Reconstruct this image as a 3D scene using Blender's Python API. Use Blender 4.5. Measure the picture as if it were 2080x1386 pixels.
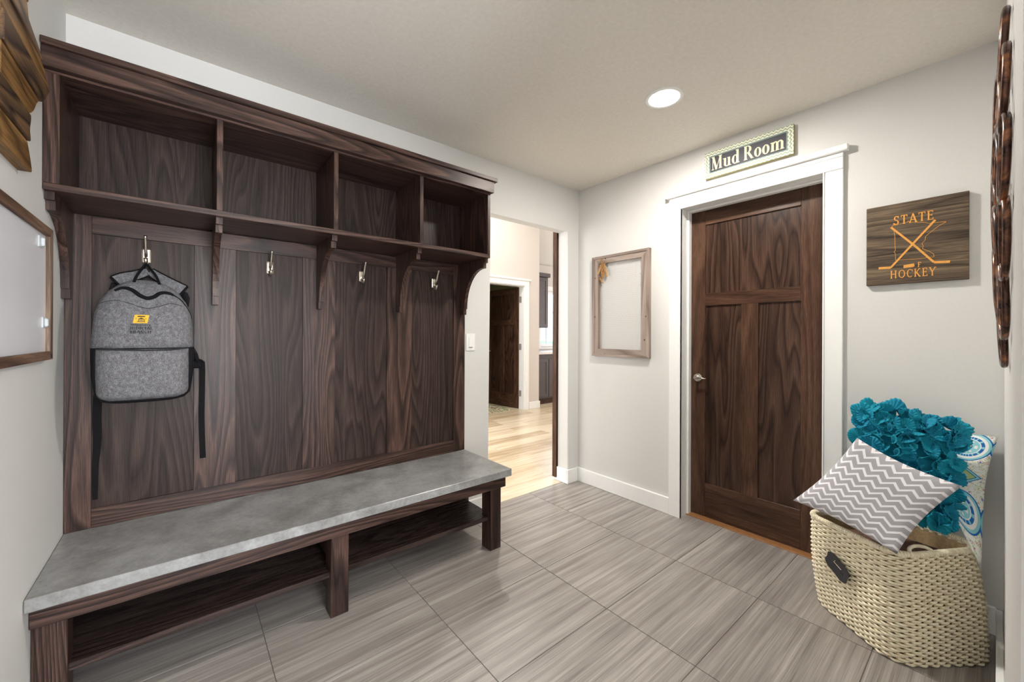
import bpy, bmesh, math, random
from mathutils import Vector, Matrix, noise as mnoise
random.seed(7)
for o in list(bpy.data.objects):
    bpy.data.objects.remove(o, do_unlink=True)
sc = bpy.context.scene
COL = sc.collection
PI = math.pi

# ------------------------------------------------------------------ camera
YAW, ROLL = math.radians(50.5574), math.radians(0.2046)
F = Vector((math.cos(YAW), math.sin(YAW), 0))
R0 = Vector((math.sin(YAW), -math.cos(YAW), 0)); U0 = Vector((0, 0, 1))
R = R0 * math.cos(ROLL) + U0 * math.sin(ROLL); U = U0 * math.cos(ROLL) - R0 * math.sin(ROLL)
cd = bpy.data.cameras.new('camera'); cam = bpy.data.objects.new('camera', cd); COL.objects.link(cam)
cd.sensor_width = 36; cd.sensor_fit = 'HORIZONTAL'; cd.lens = 811.39 / 2080 * 36
cd.shift_y = -12 / 2080; cd.clip_start = 0.02; cd.clip_end = 200
M = Matrix(((R.x, U.x, -F.x, 0), (R.y, U.y, -F.y, 0), (R.z, U.z, -F.z, 1.2218), (0, 0, 0, 1)))
cam.matrix_world = M
sc.camera = cam

# ------------------------------------------------------------------ world, lights, exposure
def srgb(r, g, b):
    f = lambda c: (c / 255 / 12.92) if c / 255 <= .04045 else ((c / 255 + .055) / 1.055) ** 2.4
    return (f(r), f(g), f(b), 1)
w = bpy.data.worlds.new('sky'); sc.world = w; w.use_nodes = True
wn = w.node_tree.nodes; wl = w.node_tree.links
bg = wn['Background']; bg.inputs['Strength'].default_value = 3.2
tc = wn.new('ShaderNodeTexCoord'); sp = wn.new('ShaderNodeSeparateXYZ'); rp = wn.new('ShaderNodeValToRGB')
wl.new(tc.outputs['Generated'], sp.inputs[0]); wl.new(sp.outputs['Z'], rp.inputs[0]); wl.new(rp.outputs[0], bg.inputs[0])
rp.color_ramp.elements[0].position = 0; rp.color_ramp.elements[0].color = (.92, .95, 1, 1)
rp.color_ramp.elements[1].position = .6; rp.color_ramp.elements[1].color = (.45, .65, 1, 1)
def area(name, loc, target, sx, sy, power, col):
    l = bpy.data.lights.new(name, 'AREA'); l.shape = 'RECTANGLE'; l.size = sx; l.size_y = sy; l.energy = power; l.color = col
    o = bpy.data.objects.new(name, l); COL.objects.link(o); o.location = loc
    o.rotation_euler = (Vector(target) - Vector(loc)).to_track_quat('-Z', 'Y').to_euler()
    return o
# fill light added behind the camera, set in an invented door opening
area('entry_fill', (.62, -2.44, 1.2), (.62, 3, 1.15), 1.44, 2.1, 104, (.95, .975, 1))
# area lights added on unseen walls to brighten the hall and kitchen
area('great_room_fill', (-1.185, 3.65, 1.7), (4, 3.65, 1.7), 2.2, 2.0, 62, (.985, .985, 1))
area('hall_window_daylight', (1.75, 4.905, 1.65), (1.75, 0, 1.65), 1.5, 1.6, 40, (1, .99, .97))
area('kitchen_fill', (9.185, 3.6, 1.7), (4, 3.6, 1.7), 2.2, 2.0, 85, (.95, .97, 1))
sc.view_settings.view_transform = 'Standard'; sc.view_settings.look = 'None'
sc.view_settings.gamma = 1; sc.view_settings.use_curve_mapping = False
sc.view_settings.exposure = 0.56

# ------------------------------------------------------------------ materials
MATS = {}
class NT:
    def __init__(s, name):
        s.m = bpy.data.materials.new(name); s.m.use_nodes = True; s.t = s.m.node_tree
        s.b = s.t.nodes['Principled BSDF']; MATS[name] = s.m
    def n(s, t, **k):
        x = s.t.nodes.new('ShaderNode' + t)
        for a, v in k.items(): setattr(x, a, v)
        return x
    def l(s, a, b): s.t.links.new(a, b)
    def math(s, op, a, b=None, c=None, clamp=False):
        x = s.n('Math', operation=op, use_clamp=clamp)
        for i, v in enumerate((a, b, c)):
            if v is None: continue
            if isinstance(v, (int, float)): x.inputs[i].default_value = v
            else: s.l(v, x.inputs[i])
        return x.outputs[0]
    def coords(s, kind='Object', scale=(1, 1, 1), rnd=0.0, rot=(0, 0, 0)):
        t = s.n('TexCoord'); mp = s.n('Mapping'); mp.inputs['Scale'].default_value = scale; mp.inputs['Rotation'].default_value = rot
        s.l(t.outputs[kind], mp.inputs['Vector'])
        if rnd:
            oi = s.n('ObjectInfo'); cx = s.n('CombineXYZ')
            v = s.math('MULTIPLY', oi.outputs['Random'], rnd)
            for i in range(3): s.l(v, cx.inputs[i])
            s.l(cx.outputs[0], mp.inputs['Location'])
        return mp.outputs[0]
    def noise(s, vec, scale, detail=3, rough=.5, dist=0):
        x = s.n('TexNoise'); x.inputs['Scale'].default_value = scale; x.inputs['Detail'].default_value = detail
        x.inputs['Roughness'].default_value = rough; x.inputs['Distortion'].default_value = dist
        s.l(vec, x.inputs['Vector']); return x.outputs['Fac']
    def ramp(s, fac, stops, interp='LINEAR'):
        x = s.n('ValToRGB'); cr = x.color_ramp; cr.interpolation = interp
        while len(cr.elements) < len(stops): cr.elements.new(.5)
        for e, (p, c) in zip(cr.elements, stops): e.position = p; e.color = c
        s.l(fac, x.inputs[0]); return x.outputs[0]
    def mix(s, fac, a, b, mode='MIX'):
        x = s.n('MixRGB', blend_type=mode)
        for i, v in enumerate((fac, a, b)):
            if isinstance(v, (int, float)): x.inputs[i].default_value = v
            elif isinstance(v, tuple): x.inputs[i].default_value = v
            else: s.l(v, x.inputs[i])
        return x.outputs[0]
    def bump(s, h, strength=.2, dist=.002):
        x = s.n('Bump'); x.inputs['Strength'].default_value = strength; x.inputs['Distance'].default_value = dist
        s.l(h, x.inputs['Height']); s.l(x.outputs[0], s.b.inputs['Normal'])
    def fin(s, col=None, rough=.5, metal=0, spec=None, coat=0):
        if col is not None:
            if isinstance(col, tuple): s.b.inputs['Base Color'].default_value = col
            else: s.l(col, s.b.inputs['Base Color'])
        if isinstance(rough, (int, float)): s.b.inputs['Roughness'].default_value = rough
        else: s.l(rough, s.b.inputs['Roughness'])
        s.b.inputs['Metallic'].default_value = metal
        if spec is not None: s.b.inputs['Specular IOR Level'].default_value = spec
        if coat: s.b.inputs['Coat Weight'].default_value = coat; s.b.inputs['Coat Roughness'].default_value = .15
        return s.m
def plain(name, col, rough=.5, metal=0, nscale=40, namt=.06, bump=0, spec=None):
    k = NT(name); v = k.coords('Object'); n = k.noise(v, nscale, 3)
    c2 = tuple(min(1, c * (1 + namt)) for c in col[:3]) + (1,); c1 = tuple(c * (1 - namt) for c in col[:3]) + (1,)
    if bump: k.bump(n, bump, .0015)
    return k.fin(k.ramp(n, [(.3, c1), (.7, c2)]), rough, metal, spec)
def wood(name, axis, dark, mid, light, freq=24, rough=.36, stretch=.10, base=4.5, pore=.5, coat=.0, spec=.25, fig=.6):
    k = NT(name); s = [1, 1, 1]; s['xyz'.index(axis)] = stretch
    v = k.coords('Object', tuple(s), rnd=17.3)
    n1 = k.noise(v, base, 2, .4, .15)
    rings = k.math('FRACT', k.math('MULTIPLY', n1, freq))          # growth rings: slow rise, sharp drop
    rings = k.ramp(rings, [(0, (.15, .15, .15, 1)), (.12, (.5, .5, .5, 1)), (.72, (1, 1, 1, 1)), (1, (.05, .05, .05, 1))])
    s2 = [1, 1, 1]; s2['xyz'.index(axis)] = .025
    v2 = k.coords('Object', tuple(s2), rnd=5.1)
    n2 = k.noise(v2, 330, 3, .65)
    n3 = k.noise(v, 11, 3, .55)
    h = k.math('ADD', k.math('MULTIPLY', rings, fig), k.math('MULTIPLY', n3, 1 - fig))
    c = k.ramp(h, [(.2, dark), (.55, mid), (.85, light)])
    pm = k.ramp(n2, [(.40, (1 - pore, 1 - pore, 1 - pore, 1)), (.56, (1, 1, 1, 1))])
    c = k.mix(1.0, c, pm, 'MULTIPLY')
    k.bump(k.math('ADD', n2, k.math('MULTIPLY', rings, .35)), .25, .0012)
    return k.fin(c, k.math('ADD', k.math('MULTIPLY', n2, .14), rough - .07), 0, spec, coat)
OD, OM, OL = srgb(38, 27, 24), srgb(66, 48, 42), srgb(98, 74, 65)
for ax in 'xyz':
    wood('oak_' + ax, ax, OD, OM, OL)
wood('oak_panel', 'z', srgb(38, 29, 27), srgb(56, 44, 40), srgb(78, 63, 57), freq=26, rough=.40, pore=.4, fig=.5, spec=.16)
wood('oak_shelf', 'x', srgb(40, 31, 29), srgb(60, 47, 43), srgb(80, 65, 60), freq=20, rough=.26, pore=.4)
DD, DM, DL = srgb(52, 35, 26), srgb(80, 56, 43), srgb(104, 76, 59)
wood('door_wood_z', 'z', DD, DM, DL, freq=14, rough=.27, base=3.5, pore=.3, fig=.35)
wood('door_wood_y', 'y', DD, DM, DL, freq=14, rough=.27, base=3.5, pore=.3, fig=.35)
wood('door_panel', 'z', srgb(40, 28, 23), srgb(66, 47, 38), srgb(92, 69, 56), freq=20, rough=.25, pore=.35, fig=.5)
wood('grey_wood_z', 'z', srgb(118, 104, 94), srgb(150, 134, 124), srgb(176, 160, 150), freq=6, rough=.7, pore=.2)
wood('grey_wood_y', 'y', srgb(118, 104, 94), srgb(150, 134, 124), srgb(176, 160, 150), freq=6, rough=.7, pore=.2)
wood('rustic_brown', 'y', srgb(70, 50, 38), srgb(108, 82, 66), srgb(140, 112, 92), freq=9, rough=.65, pore=.45)
wood('rustic_brown_z', 'z', srgb(84, 66, 54), srgb(128, 106, 90), srgb(160, 138, 118), freq=9, rough=.65, pore=.45)
wood('art_gold', 'y', srgb(84, 58, 34), srgb(130, 95, 54), srgb(166, 128, 80), freq=7, rough=.5, base=7, stretch=.2)
wood('art_dark', 'y', srgb(48, 36, 29), srgb(88, 68, 52), srgb(130, 100, 68), freq=8, rough=.5, base=7, stretch=.2)
wood('art_grey', 'y', srgb(80, 66, 56), srgb(120, 98, 82), srgb(160, 130, 98), freq=8, rough=.55, base=7, stretch=.2)
wood('sign_wood', 'y', srgb(66, 54, 44), srgb(96, 82, 68), srgb(128, 110, 88), freq=16, rough=.7, base=6, stretch=.05, pore=.5)
wood('peg_wood', 'z', srgb(140, 96, 50), srgb(178, 132, 78), srgb(206, 166, 112), freq=4, rough=.6, pore=.2)
plain('wall_paint', srgb(214, 213, 210), .62, nscale=90, namt=.012, bump=.10)
plain('hall_paint', srgb(208, 200, 193), .62, nscale=90, namt=.012, bump=.08)
plain('green_paint', srgb(176, 178, 140), .6, nscale=60, namt=.02)
k = NT('ceiling_paint'); v = k.coords(); n = k.noise(v, 55, 4, .6); k.bump(n, .35, .004)
k.fin(k.ramp(n, [(.3, srgb(222, 217, 208)), (.7, srgb(230, 225, 217))]), .75)
plain('trim_white', srgb(240, 240, 238), .32, nscale=30, namt=.01)
plain('plate_white', srgb(238, 238, 235), .3, nscale=30, namt=.01)
plain('nickel', srgb(206, 200, 190), .24, 1, nscale=60, namt=.04)
plain('hook_nickel', srgb(222, 214, 200), .3, 1, nscale=60, namt=.04)
plain('dark_hole', srgb(26, 24, 24), .6)
plain('grout', srgb(112, 106, 100), .85, nscale=200, namt=.1)
plain('whiteboard', srgb(224, 224, 230), .25, nscale=12, namt=.015)
plain('clear_plastic', srgb(196, 202, 206), .4, nscale=20, namt=.04)
plain('black_webbing', srgb(22, 21, 23), .85, nscale=400, namt=.4, spec=.12)
plain('black_cloth', srgb(30, 29, 32), .9, nscale=300, namt=.3, spec=.12)
plain('thread_black', srgb(28, 26, 32), .8, nscale=300, namt=.2)
plain('patch_yellow', srgb(226, 178, 48), .7, nscale=600, namt=.12)
plain('wire_metal', srgb(196, 194, 190), .45, .6, nscale=50, namt=.05)
plain('sign_ink', srgb(52, 50, 58), .55, nscale=14, namt=.16)
plain('sign_teal', srgb(120, 140, 132), .6)
plain('sign_letter', srgb(236, 226, 186), .6, nscale=90, namt=.05)
plain('sign_edge', srgb(170, 160, 110), .6)
plain('inlay_orange', srgb(224, 158, 72), .55, nscale=200, namt=.10)
plain('wicker', srgb(253, 234, 207), .7, nscale=70, namt=.16, bump=.2)
plain('wicker_dark', srgb(214, 192, 152), .8, nscale=70, namt=.15)
plain('liner', srgb(176, 150, 112), .9, nscale=90, namt=.2)
plain('chalk_black', srgb(38, 37, 42), .55, nscale=60, namt=.12)
plain('chalk', srgb(92, 92, 104), .9)
plain('clip_white', srgb(236, 226, 200), .4)
plain('teal_fabric', srgb(0, 134, 164), .82, nscale=180, namt=.14)
plain('teal_fabric_b', srgb(2, 148, 172), .82, nscale=180, namt=.14)
plain('brown_fur', srgb(98, 72, 56), .9, nscale=120, namt=.4, bump=.6)
plain('pink_fabric', srgb(228, 204, 208), .9, nscale=120, namt=.06)
plain('counter_white', srgb(232, 230, 226), .3, nscale=30, namt=.04)
plain('kitchen_wood', srgb(84, 75, 76), .4, nscale=30, namt=.12)
plain('vinyl_white', srgb(244, 244, 244), .35)
plain('grass', srgb(138, 158, 96), .9, nscale=.4, namt=.2)
plain('treeline', srgb(96, 120, 128), .9, nscale=.3, namt=.2)
plain('brown_strip', srgb(150, 104, 62), .5, nscale=60, namt=.15)
# floor tile: linear streaks along its length
k = NT('floor_tile')
va = k.coords('Object', (.55, 24, 1), rnd=9.7); vb = k.coords('Object', (1.6, 150, 1), rnd=3.3); vc = k.coords('Object', (1.6, 3.4, 1), rnd=6.1)
a1 = k.noise(va, 1.6, 4, .6, .25); b1 = k.noise(vb, 2.2, 3, .6, .15); c1 = k.noise(vc, 1.6, 3, .5)
h = k.math('ADD', k.math('ADD', k.math('MULTIPLY', a1, .5), k.math('MULTIPLY', b1, .42)), k.math('MULTIPLY', c1, .16))
c = k.ramp(h, [(.38, srgb(104, 98, 94)), (.49, srgb(138, 131, 126)), (.58, srgb(156, 150, 144)), (.7, srgb(184, 178, 171))])
k.bump(b1, .12, .001); k.fin(c, k.math('ADD', k.math('MULTIPLY', b1, .2), .26), 0, .45)
# hall plank
k = NT('hall_plank')
va = k.coords('Object', (.7, 9, 1), rnd=13.1); a1 = k.noise(va, 2.4, 4, .6, .4)
oi = k.n('ObjectInfo')
h = k.math('ADD', k.math('MULTIPLY', a1, .75), k.math('MULTIPLY', oi.outputs['Random'], .3))
k.fin(k.ramp(h, [(.3, srgb(176, 154, 124)), (.5, srgb(206, 188, 160)), (.75, srgb(226, 212, 188))]), .24, 0, .5)
# concrete-look laminate
k = NT('concrete_slab')
v = k.coords('Object'); a1 = k.noise(v, 7, 5, .6, .3); b1 = k.noise(v, 60, 4, .65)
h = k.math('ADD', k.math('MULTIPLY', a1, .65), k.math('MULTIPLY', b1, .35))
k.fin(k.ramp(h, [(.35, srgb(116, 115, 113)), (.5, srgb(142, 142, 141)), (.65, srgb(166, 167, 167))]), k.math('ADD', k.math('MULTIPLY', b1, .12), .24), 0, .5)
# melange backpack cloth
k = NT('grey_melange')
v = k.coords('Object', (1, 1, .7)); a1 = k.noise(v, 420, 3, .7); b1 = k.noise(v, 90, 3, .6)
h = k.math('ADD', k.math('MULTIPLY', a1, .7), k.math('MULTIPLY', b1, .3))
k.bump(a1, .3, .0008)
k.fin(k.ramp(h, [(.36, srgb(74, 72, 75)), (.5, srgb(106, 105, 108)), (.64, srgb(140, 140, 144))]), .9, 0, .2)
# chevron cushion cloth (uv)
k = NT('chevron_cloth')
t = k.n('TexCoord'); s = k.n('SeparateXYZ'); k.l(t.outputs['UV'], s.inputs[0])
zz = k.math('PINGPONG', k.math('MULTIPLY', s.outputs[0], 12.5), 1.0)
row = k.math('FRACT', k.math('ADD', k.math('MULTIPLY', s.outputs[1], 11.5), k.math('MULTIPLY', zz, .72)))
band = k.math('GREATER_THAN', row, .66)
n = k.noise(t.outputs['UV'], 260, 2); k.bump(n, .15, .0006)
k.fin(k.mix(band, srgb(176, 174, 178), srgb(244, 242, 246)), .9, 0, .2)
# medallion cushion cloth (uv)
k = NT('medallion_cloth')
t = k.n('TexCoord'); s = k.n('SeparateXYZ'); k.l(t.outputs['UV'], s.inputs[0])
uu = k.math('MULTIPLY', s.outputs[0], 3.0); vv = k.math('ADD', k.math('MULTIPLY', s.outputs[1], 1.6), .124)
fu = k.math('SUBTRACT', k.math('FRACT', k.math('ADD', uu, .04)), .5)
fv = k.math('SUBTRACT', k.math('FRACT', vv), .5); fw = k.math('SUBTRACT', k.math('FRACT', k.math('ADD', vv, .5)), .5)
rad = k.math('SQRT', k.math('ADD', k.math('POWER', fu, 2.0), k.math('POWER', k.math('MULTIPLY', fv, 2.1), 2.0)))
rad2 = k.math('ADD', k.math('ABSOLUTE', fu), k.math('MULTIPLY', k.math('ABSOLUTE', fw), 2.6))
ang = k.math('ARCTAN2', fv, fu)
WH, BL, AQ, GR, NV, RD, YG = srgb(236, 236, 232), srgb(38, 108, 178), srgb(146, 208, 214), srgb(168, 196, 132), srgb(44, 82, 142), srgb(186, 62, 72), srgb(198, 190, 110)
base = k.ramp(rad, [(0, WH), (.035, WH), (.04, GR), (.10, GR), (.101, NV), (.115, NV), (.116, AQ), (.27, AQ), (.275, WH), (.30, BL), (.37, BL), (.375, WH), (.44, WH), (.445, AQ), (.50, BL), (.53, WH), (1, WH)], 'CONSTANT')
pet = k.math('COSINE', k.math('MULTIPLY', ang, 9.0))
dot = k.math('MULTIPLY', k.math('GREATER_THAN', pet, .35), k.math('MULTIPLY', k.math('GREATER_THAN', rad, .155), k.math('LESS_THAN', rad, .225)))
base = k.mix(dot, base, WH)
pet2 = k.math('COSINE', k.math('MULTIPLY', ang, 18.0))
dot2 = k.math('MULTIPLY', k.math('GREATER_THAN', pet2, .55), k.math('MULTIPLY', k.math('GREATER_THAN', rad, .30), k.math('LESS_THAN', rad, .37)))
base = k.mix(dot2, base, AQ)
n5 = k.noise(t.outputs['UV'], 26, 2, .6)
corner = k.math('GREATER_THAN', rad, .53)
flor = k.ramp(n5, [(0, WH), (.36, YG), (.40, WH), (.55, GR), (.58, WH), (.62, RD), (.65, WH), (.69, BL)], 'CONSTANT')
base = k.mix(corner, base, flor)
dia = k.ramp(rad2, [(0, WH), (.05, AQ), (.17, YG), (.21, GR), (.33, NV), (.36, AQ), (.43, BL), (.47, WH)], 'CONSTANT')
base = k.mix(k.math('MULTIPLY', k.math('LESS_THAN', rad2, .47), corner), base, dia)
k.fin(base, .9, 0, .2)
# sign border: fine white zigzag on pale green (object coordinates)
def zig(name, along, across):
    k = NT(name); t = k.n('TexCoord'); s = k.n('SeparateXYZ'); k.l(t.outputs['Object'], s.inputs[0])
    a = s.outputs['XYZ'.index(along)]; b = s.outputs['XYZ'.index(across)]
    z = k.math('PINGPONG', k.math('MULTIPLY', a, 90.0), 1.0)
    r_ = k.math('FRACT', k.math('ADD', k.math('MULTIPLY', b, 62.0), k.math('MULTIPLY', z, .55)))
    k.fin(k.mix(k.math('GREATER_THAN', r_, .5), srgb(158, 170, 142), srgb(232, 232, 214)), .6)
zig('zigzag_h', 'Y', 'Z'); zig('zigzag_v', 'Z', 'Y')
# copper brown lacquer of the ring wreath
k = NT('copper_lacquer'); v = k.coords('Object', (1, 1, 1)); n = k.noise(v, 30, 4, .6, .5)
k.fin(k.ramp(n, [(.35, srgb(50, 34, 30)), (.52, srgb(92, 62, 50)), (.68, srgb(160, 106, 72))]), .25, .55)
k = NT('lamp_lens'); k.b.inputs['Emission Color'].default_value = (1, .96, .88, 1); k.b.inputs['Emission Strength'].default_value = 14; k.fin((1, 1, 1, 1), .5)
k = NT('glass'); k.b.inputs['Transmission Weight'].default_value = 1; k.b.inputs['IOR'].default_value = 1.01; k.fin((1, 1, 1, 1), .0)
k = NT('rug_cloth'); v = k.coords('Object'); n = k.noise(v, 9, 2, .5, 1.0)
k.fin(k.ramp(n, [(0, srgb(190, 182, 150)), (.45, srgb(120, 136, 84)), (.52, srgb(226, 220, 200)), (.6, srgb(150, 120, 80))], 'CONSTANT'), .95)

# ------------------------------------------------------------------ builders
def ORG(o):
    p = Vector((0, 0, 0))
    while o is not None: p += o.location; o = o.parent
    return p
def thing(name, label, cat, loc, group=None):
    o = bpy.data.objects.new(name, None); COL.objects.link(o); o.location = loc; o.empty_display_size = .05
    o['label'] = label; o['category'] = cat
    if group: o['group'] = group
    return o
def tag(o, label, cat, group=None):
    o['label'] = label; o['category'] = cat
    if group: o['group'] = group
    return o
def build(name, bm, mat, parent=None, smooth=False, kind=None, label=None, origin=None):
    """bm holds world coordinates"""
    if parent is not None: org = ORG(parent)
    elif origin is not None: org = Vector(origin)
    else:
        xs = [v.co for v in bm.verts]
        org = Vector(((min(v.x for v in xs) + max(v.x for v in xs)) / 2, (min(v.y for v in xs) + max(v.y for v in xs)) / 2, min(v.z for v in xs)))
    bmesh.ops.translate(bm, verts=bm.verts, vec=-org)
    bmesh.ops.recalc_face_normals(bm, faces=bm.faces)
    me = bpy.data.meshes.new(name); bm.to_mesh(me); bm.free()
    me.materials.append(MATS[mat])
    if smooth:
        for p in me.polygons: p.use_smooth = True
    o = bpy.data.objects.new(name, me); COL.objects.link(o)
    if parent is not None: o.parent = parent
    else: o.location = org
    if kind: o['kind'] = kind
    if label: o['label'] = label
    return o
def struct(name, bm, mat, **k): return build(name, bm, mat, kind='structure', **k)
def empty_struct(name, loc):
    o = bpy.data.objects.new(name, None); COL.objects.link(o); o.location = loc; o.empty_display_size = .05; o['kind'] = 'structure'; return o
def copy_tree(o, loc, label=None):
    c = o.copy(); COL.objects.link(c); c.location = loc
    if label: c['label'] = label
    for ch in list(o.children):
        d = ch.copy(); COL.objects.link(d); d.parent = c
        for g in list(ch.children):
            e = g.copy(); COL.objects.link(e); e.parent = d
    return c
def box(bm, x0, x1, y0, y1, z0, z1, bev=0.0, seg=1):
    b2 = bmesh.new()
    vs = [b2.verts.new((x, y, z)) for x in (x0, x1) for y in (y0, y1) for z in (z0, z1)]
    for f in ((0, 1, 3, 2), (4, 6, 7, 5), (0, 4, 5, 1), (2, 3, 7, 6), (0, 2, 6, 4), (1, 5, 7, 3)): b2.faces.new([vs[i] for i in f])
    if bev: bmesh.ops.bevel(b2, geom=b2.edges[:], offset=bev, segments=seg, profile=.5, affect='EDGES')
    merge(bm, b2)
def merge(bm, b2, mat=None):
    if mat is not None: bmesh.ops.transform(b2, matrix=mat, verts=b2.verts)
    mp = {}
    for v in b2.verts: mp[v] = bm.verts.new(v.co)
    for f in b2.faces:
        try: bm.faces.new([mp[v] for v in f.verts])
        except ValueError: pass
    b2.free()
def B(*a, **k):
    bm = bmesh.new(); box(bm, *a, **k); return bm
def prism(bm, pts, axis, a0, a1):
    """extrude a 2D outline along an axis. pts are the two other coordinates in xyz order"""
    def P(p, a):
        q = list(p); q.insert('xyz'.index(axis), a); return q
    v0 = [bm.verts.new(P(p, a0)) for p in pts]; v1 = [bm.verts.new(P(p, a1)) for p in pts]
    n = len(pts)
    bm.faces.new(v0); bm.faces.new(v1[::-1])
    for i in range(n): bm.faces.new((v0[i], v0[(i + 1) % n], v1[(i + 1) % n], v1[i]))
def tube(bm, pts, r, n=8, closed=False, flat=None, caps=True):
    """r: radius or list; flat: (ry/rx) squash along the second frame axis"""
    pts = [Vector(p) for p in pts]; m = len(pts); rings = []
    up = None
    for i, p in enumerate(pts):
        t = (pts[(i + 1) % m] - pts[i - 1]) if closed else (pts[min(i + 1, m - 1)] - pts[max(i - 1, 0)])
        if t.length < 1e-9: t = Vector((0, 0, 1))
        t.normalize()
        if up is None: up = Vector((0, 0, 1)) if abs(t.z) < .9 else Vector((1, 0, 0))
        s = t.cross(up)
        if s.length < 1e-6: s = t.orthogonal()
        s.normalize(); u = s.cross(t); up = u
        rr = r[i] if isinstance(r, (list, tuple)) else r
        rings.append([bm.verts.new(p + s * math.cos(2 * PI * j / n) * rr + u * math.sin(2 * PI * j / n) * rr * (flat or 1)) for j in range(n)])
    for i in range(m if closed else m - 1):
        a, b = rings[i], rings[(i + 1) % m]
        for j in range(n): bm.faces.new((a[j], a[(j + 1) % n], b[(j + 1) % n], b[j]))
    if not closed and caps: bm.faces.new(rings[0][::-1]); bm.faces.new(rings[-1])
def lathe(bm, c, axis, prof, n=24):
    """prof: list of (radius, distance along axis)"""
    ax = Vector(axis).normalized(); s = ax.orthogonal().normalized(); u = ax.cross(s); c = Vector(c); rings = []
    for r, d in prof:
        rings.append([bm.verts.new(c + ax * d + (s * math.cos(2 * PI * j / n) + u * math.sin(2 * PI * j / n)) * max(r, 1e-5)) for j in range(n)])
    for a, b in zip(rings, rings[1:]):
        for j in range(n): bm.faces.new((a[j], a[(j + 1) % n], b[(j + 1) % n], b[j]))
    bm.faces.new(rings[0][::-1]); bm.faces.new(rings[-1])
def ribbon(bm, pts, wv, th):
    """a strap: centre points, half-width vector (or list), thickness vector"""
    m = len(pts); W = wv if isinstance(wv, list) else [wv] * m; rings = []
    T = Vector(th)
    for p, q in zip(pts, W):
        p = Vector(p); q = Vector(q)
        rings.append([bm.verts.new(p + q), bm.verts.new(p + q + T), bm.verts.new(p - q + T), bm.verts.new(p - q)])
    for a, b in zip(rings, rings[1:]):
        for j in range(4): bm.faces.new((a[j], a[(j + 1) % 4], b[(j + 1) % 4], b[j]))
    bm.faces.new(rings[0][::-1]); bm.faces.new(rings[-1])

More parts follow.
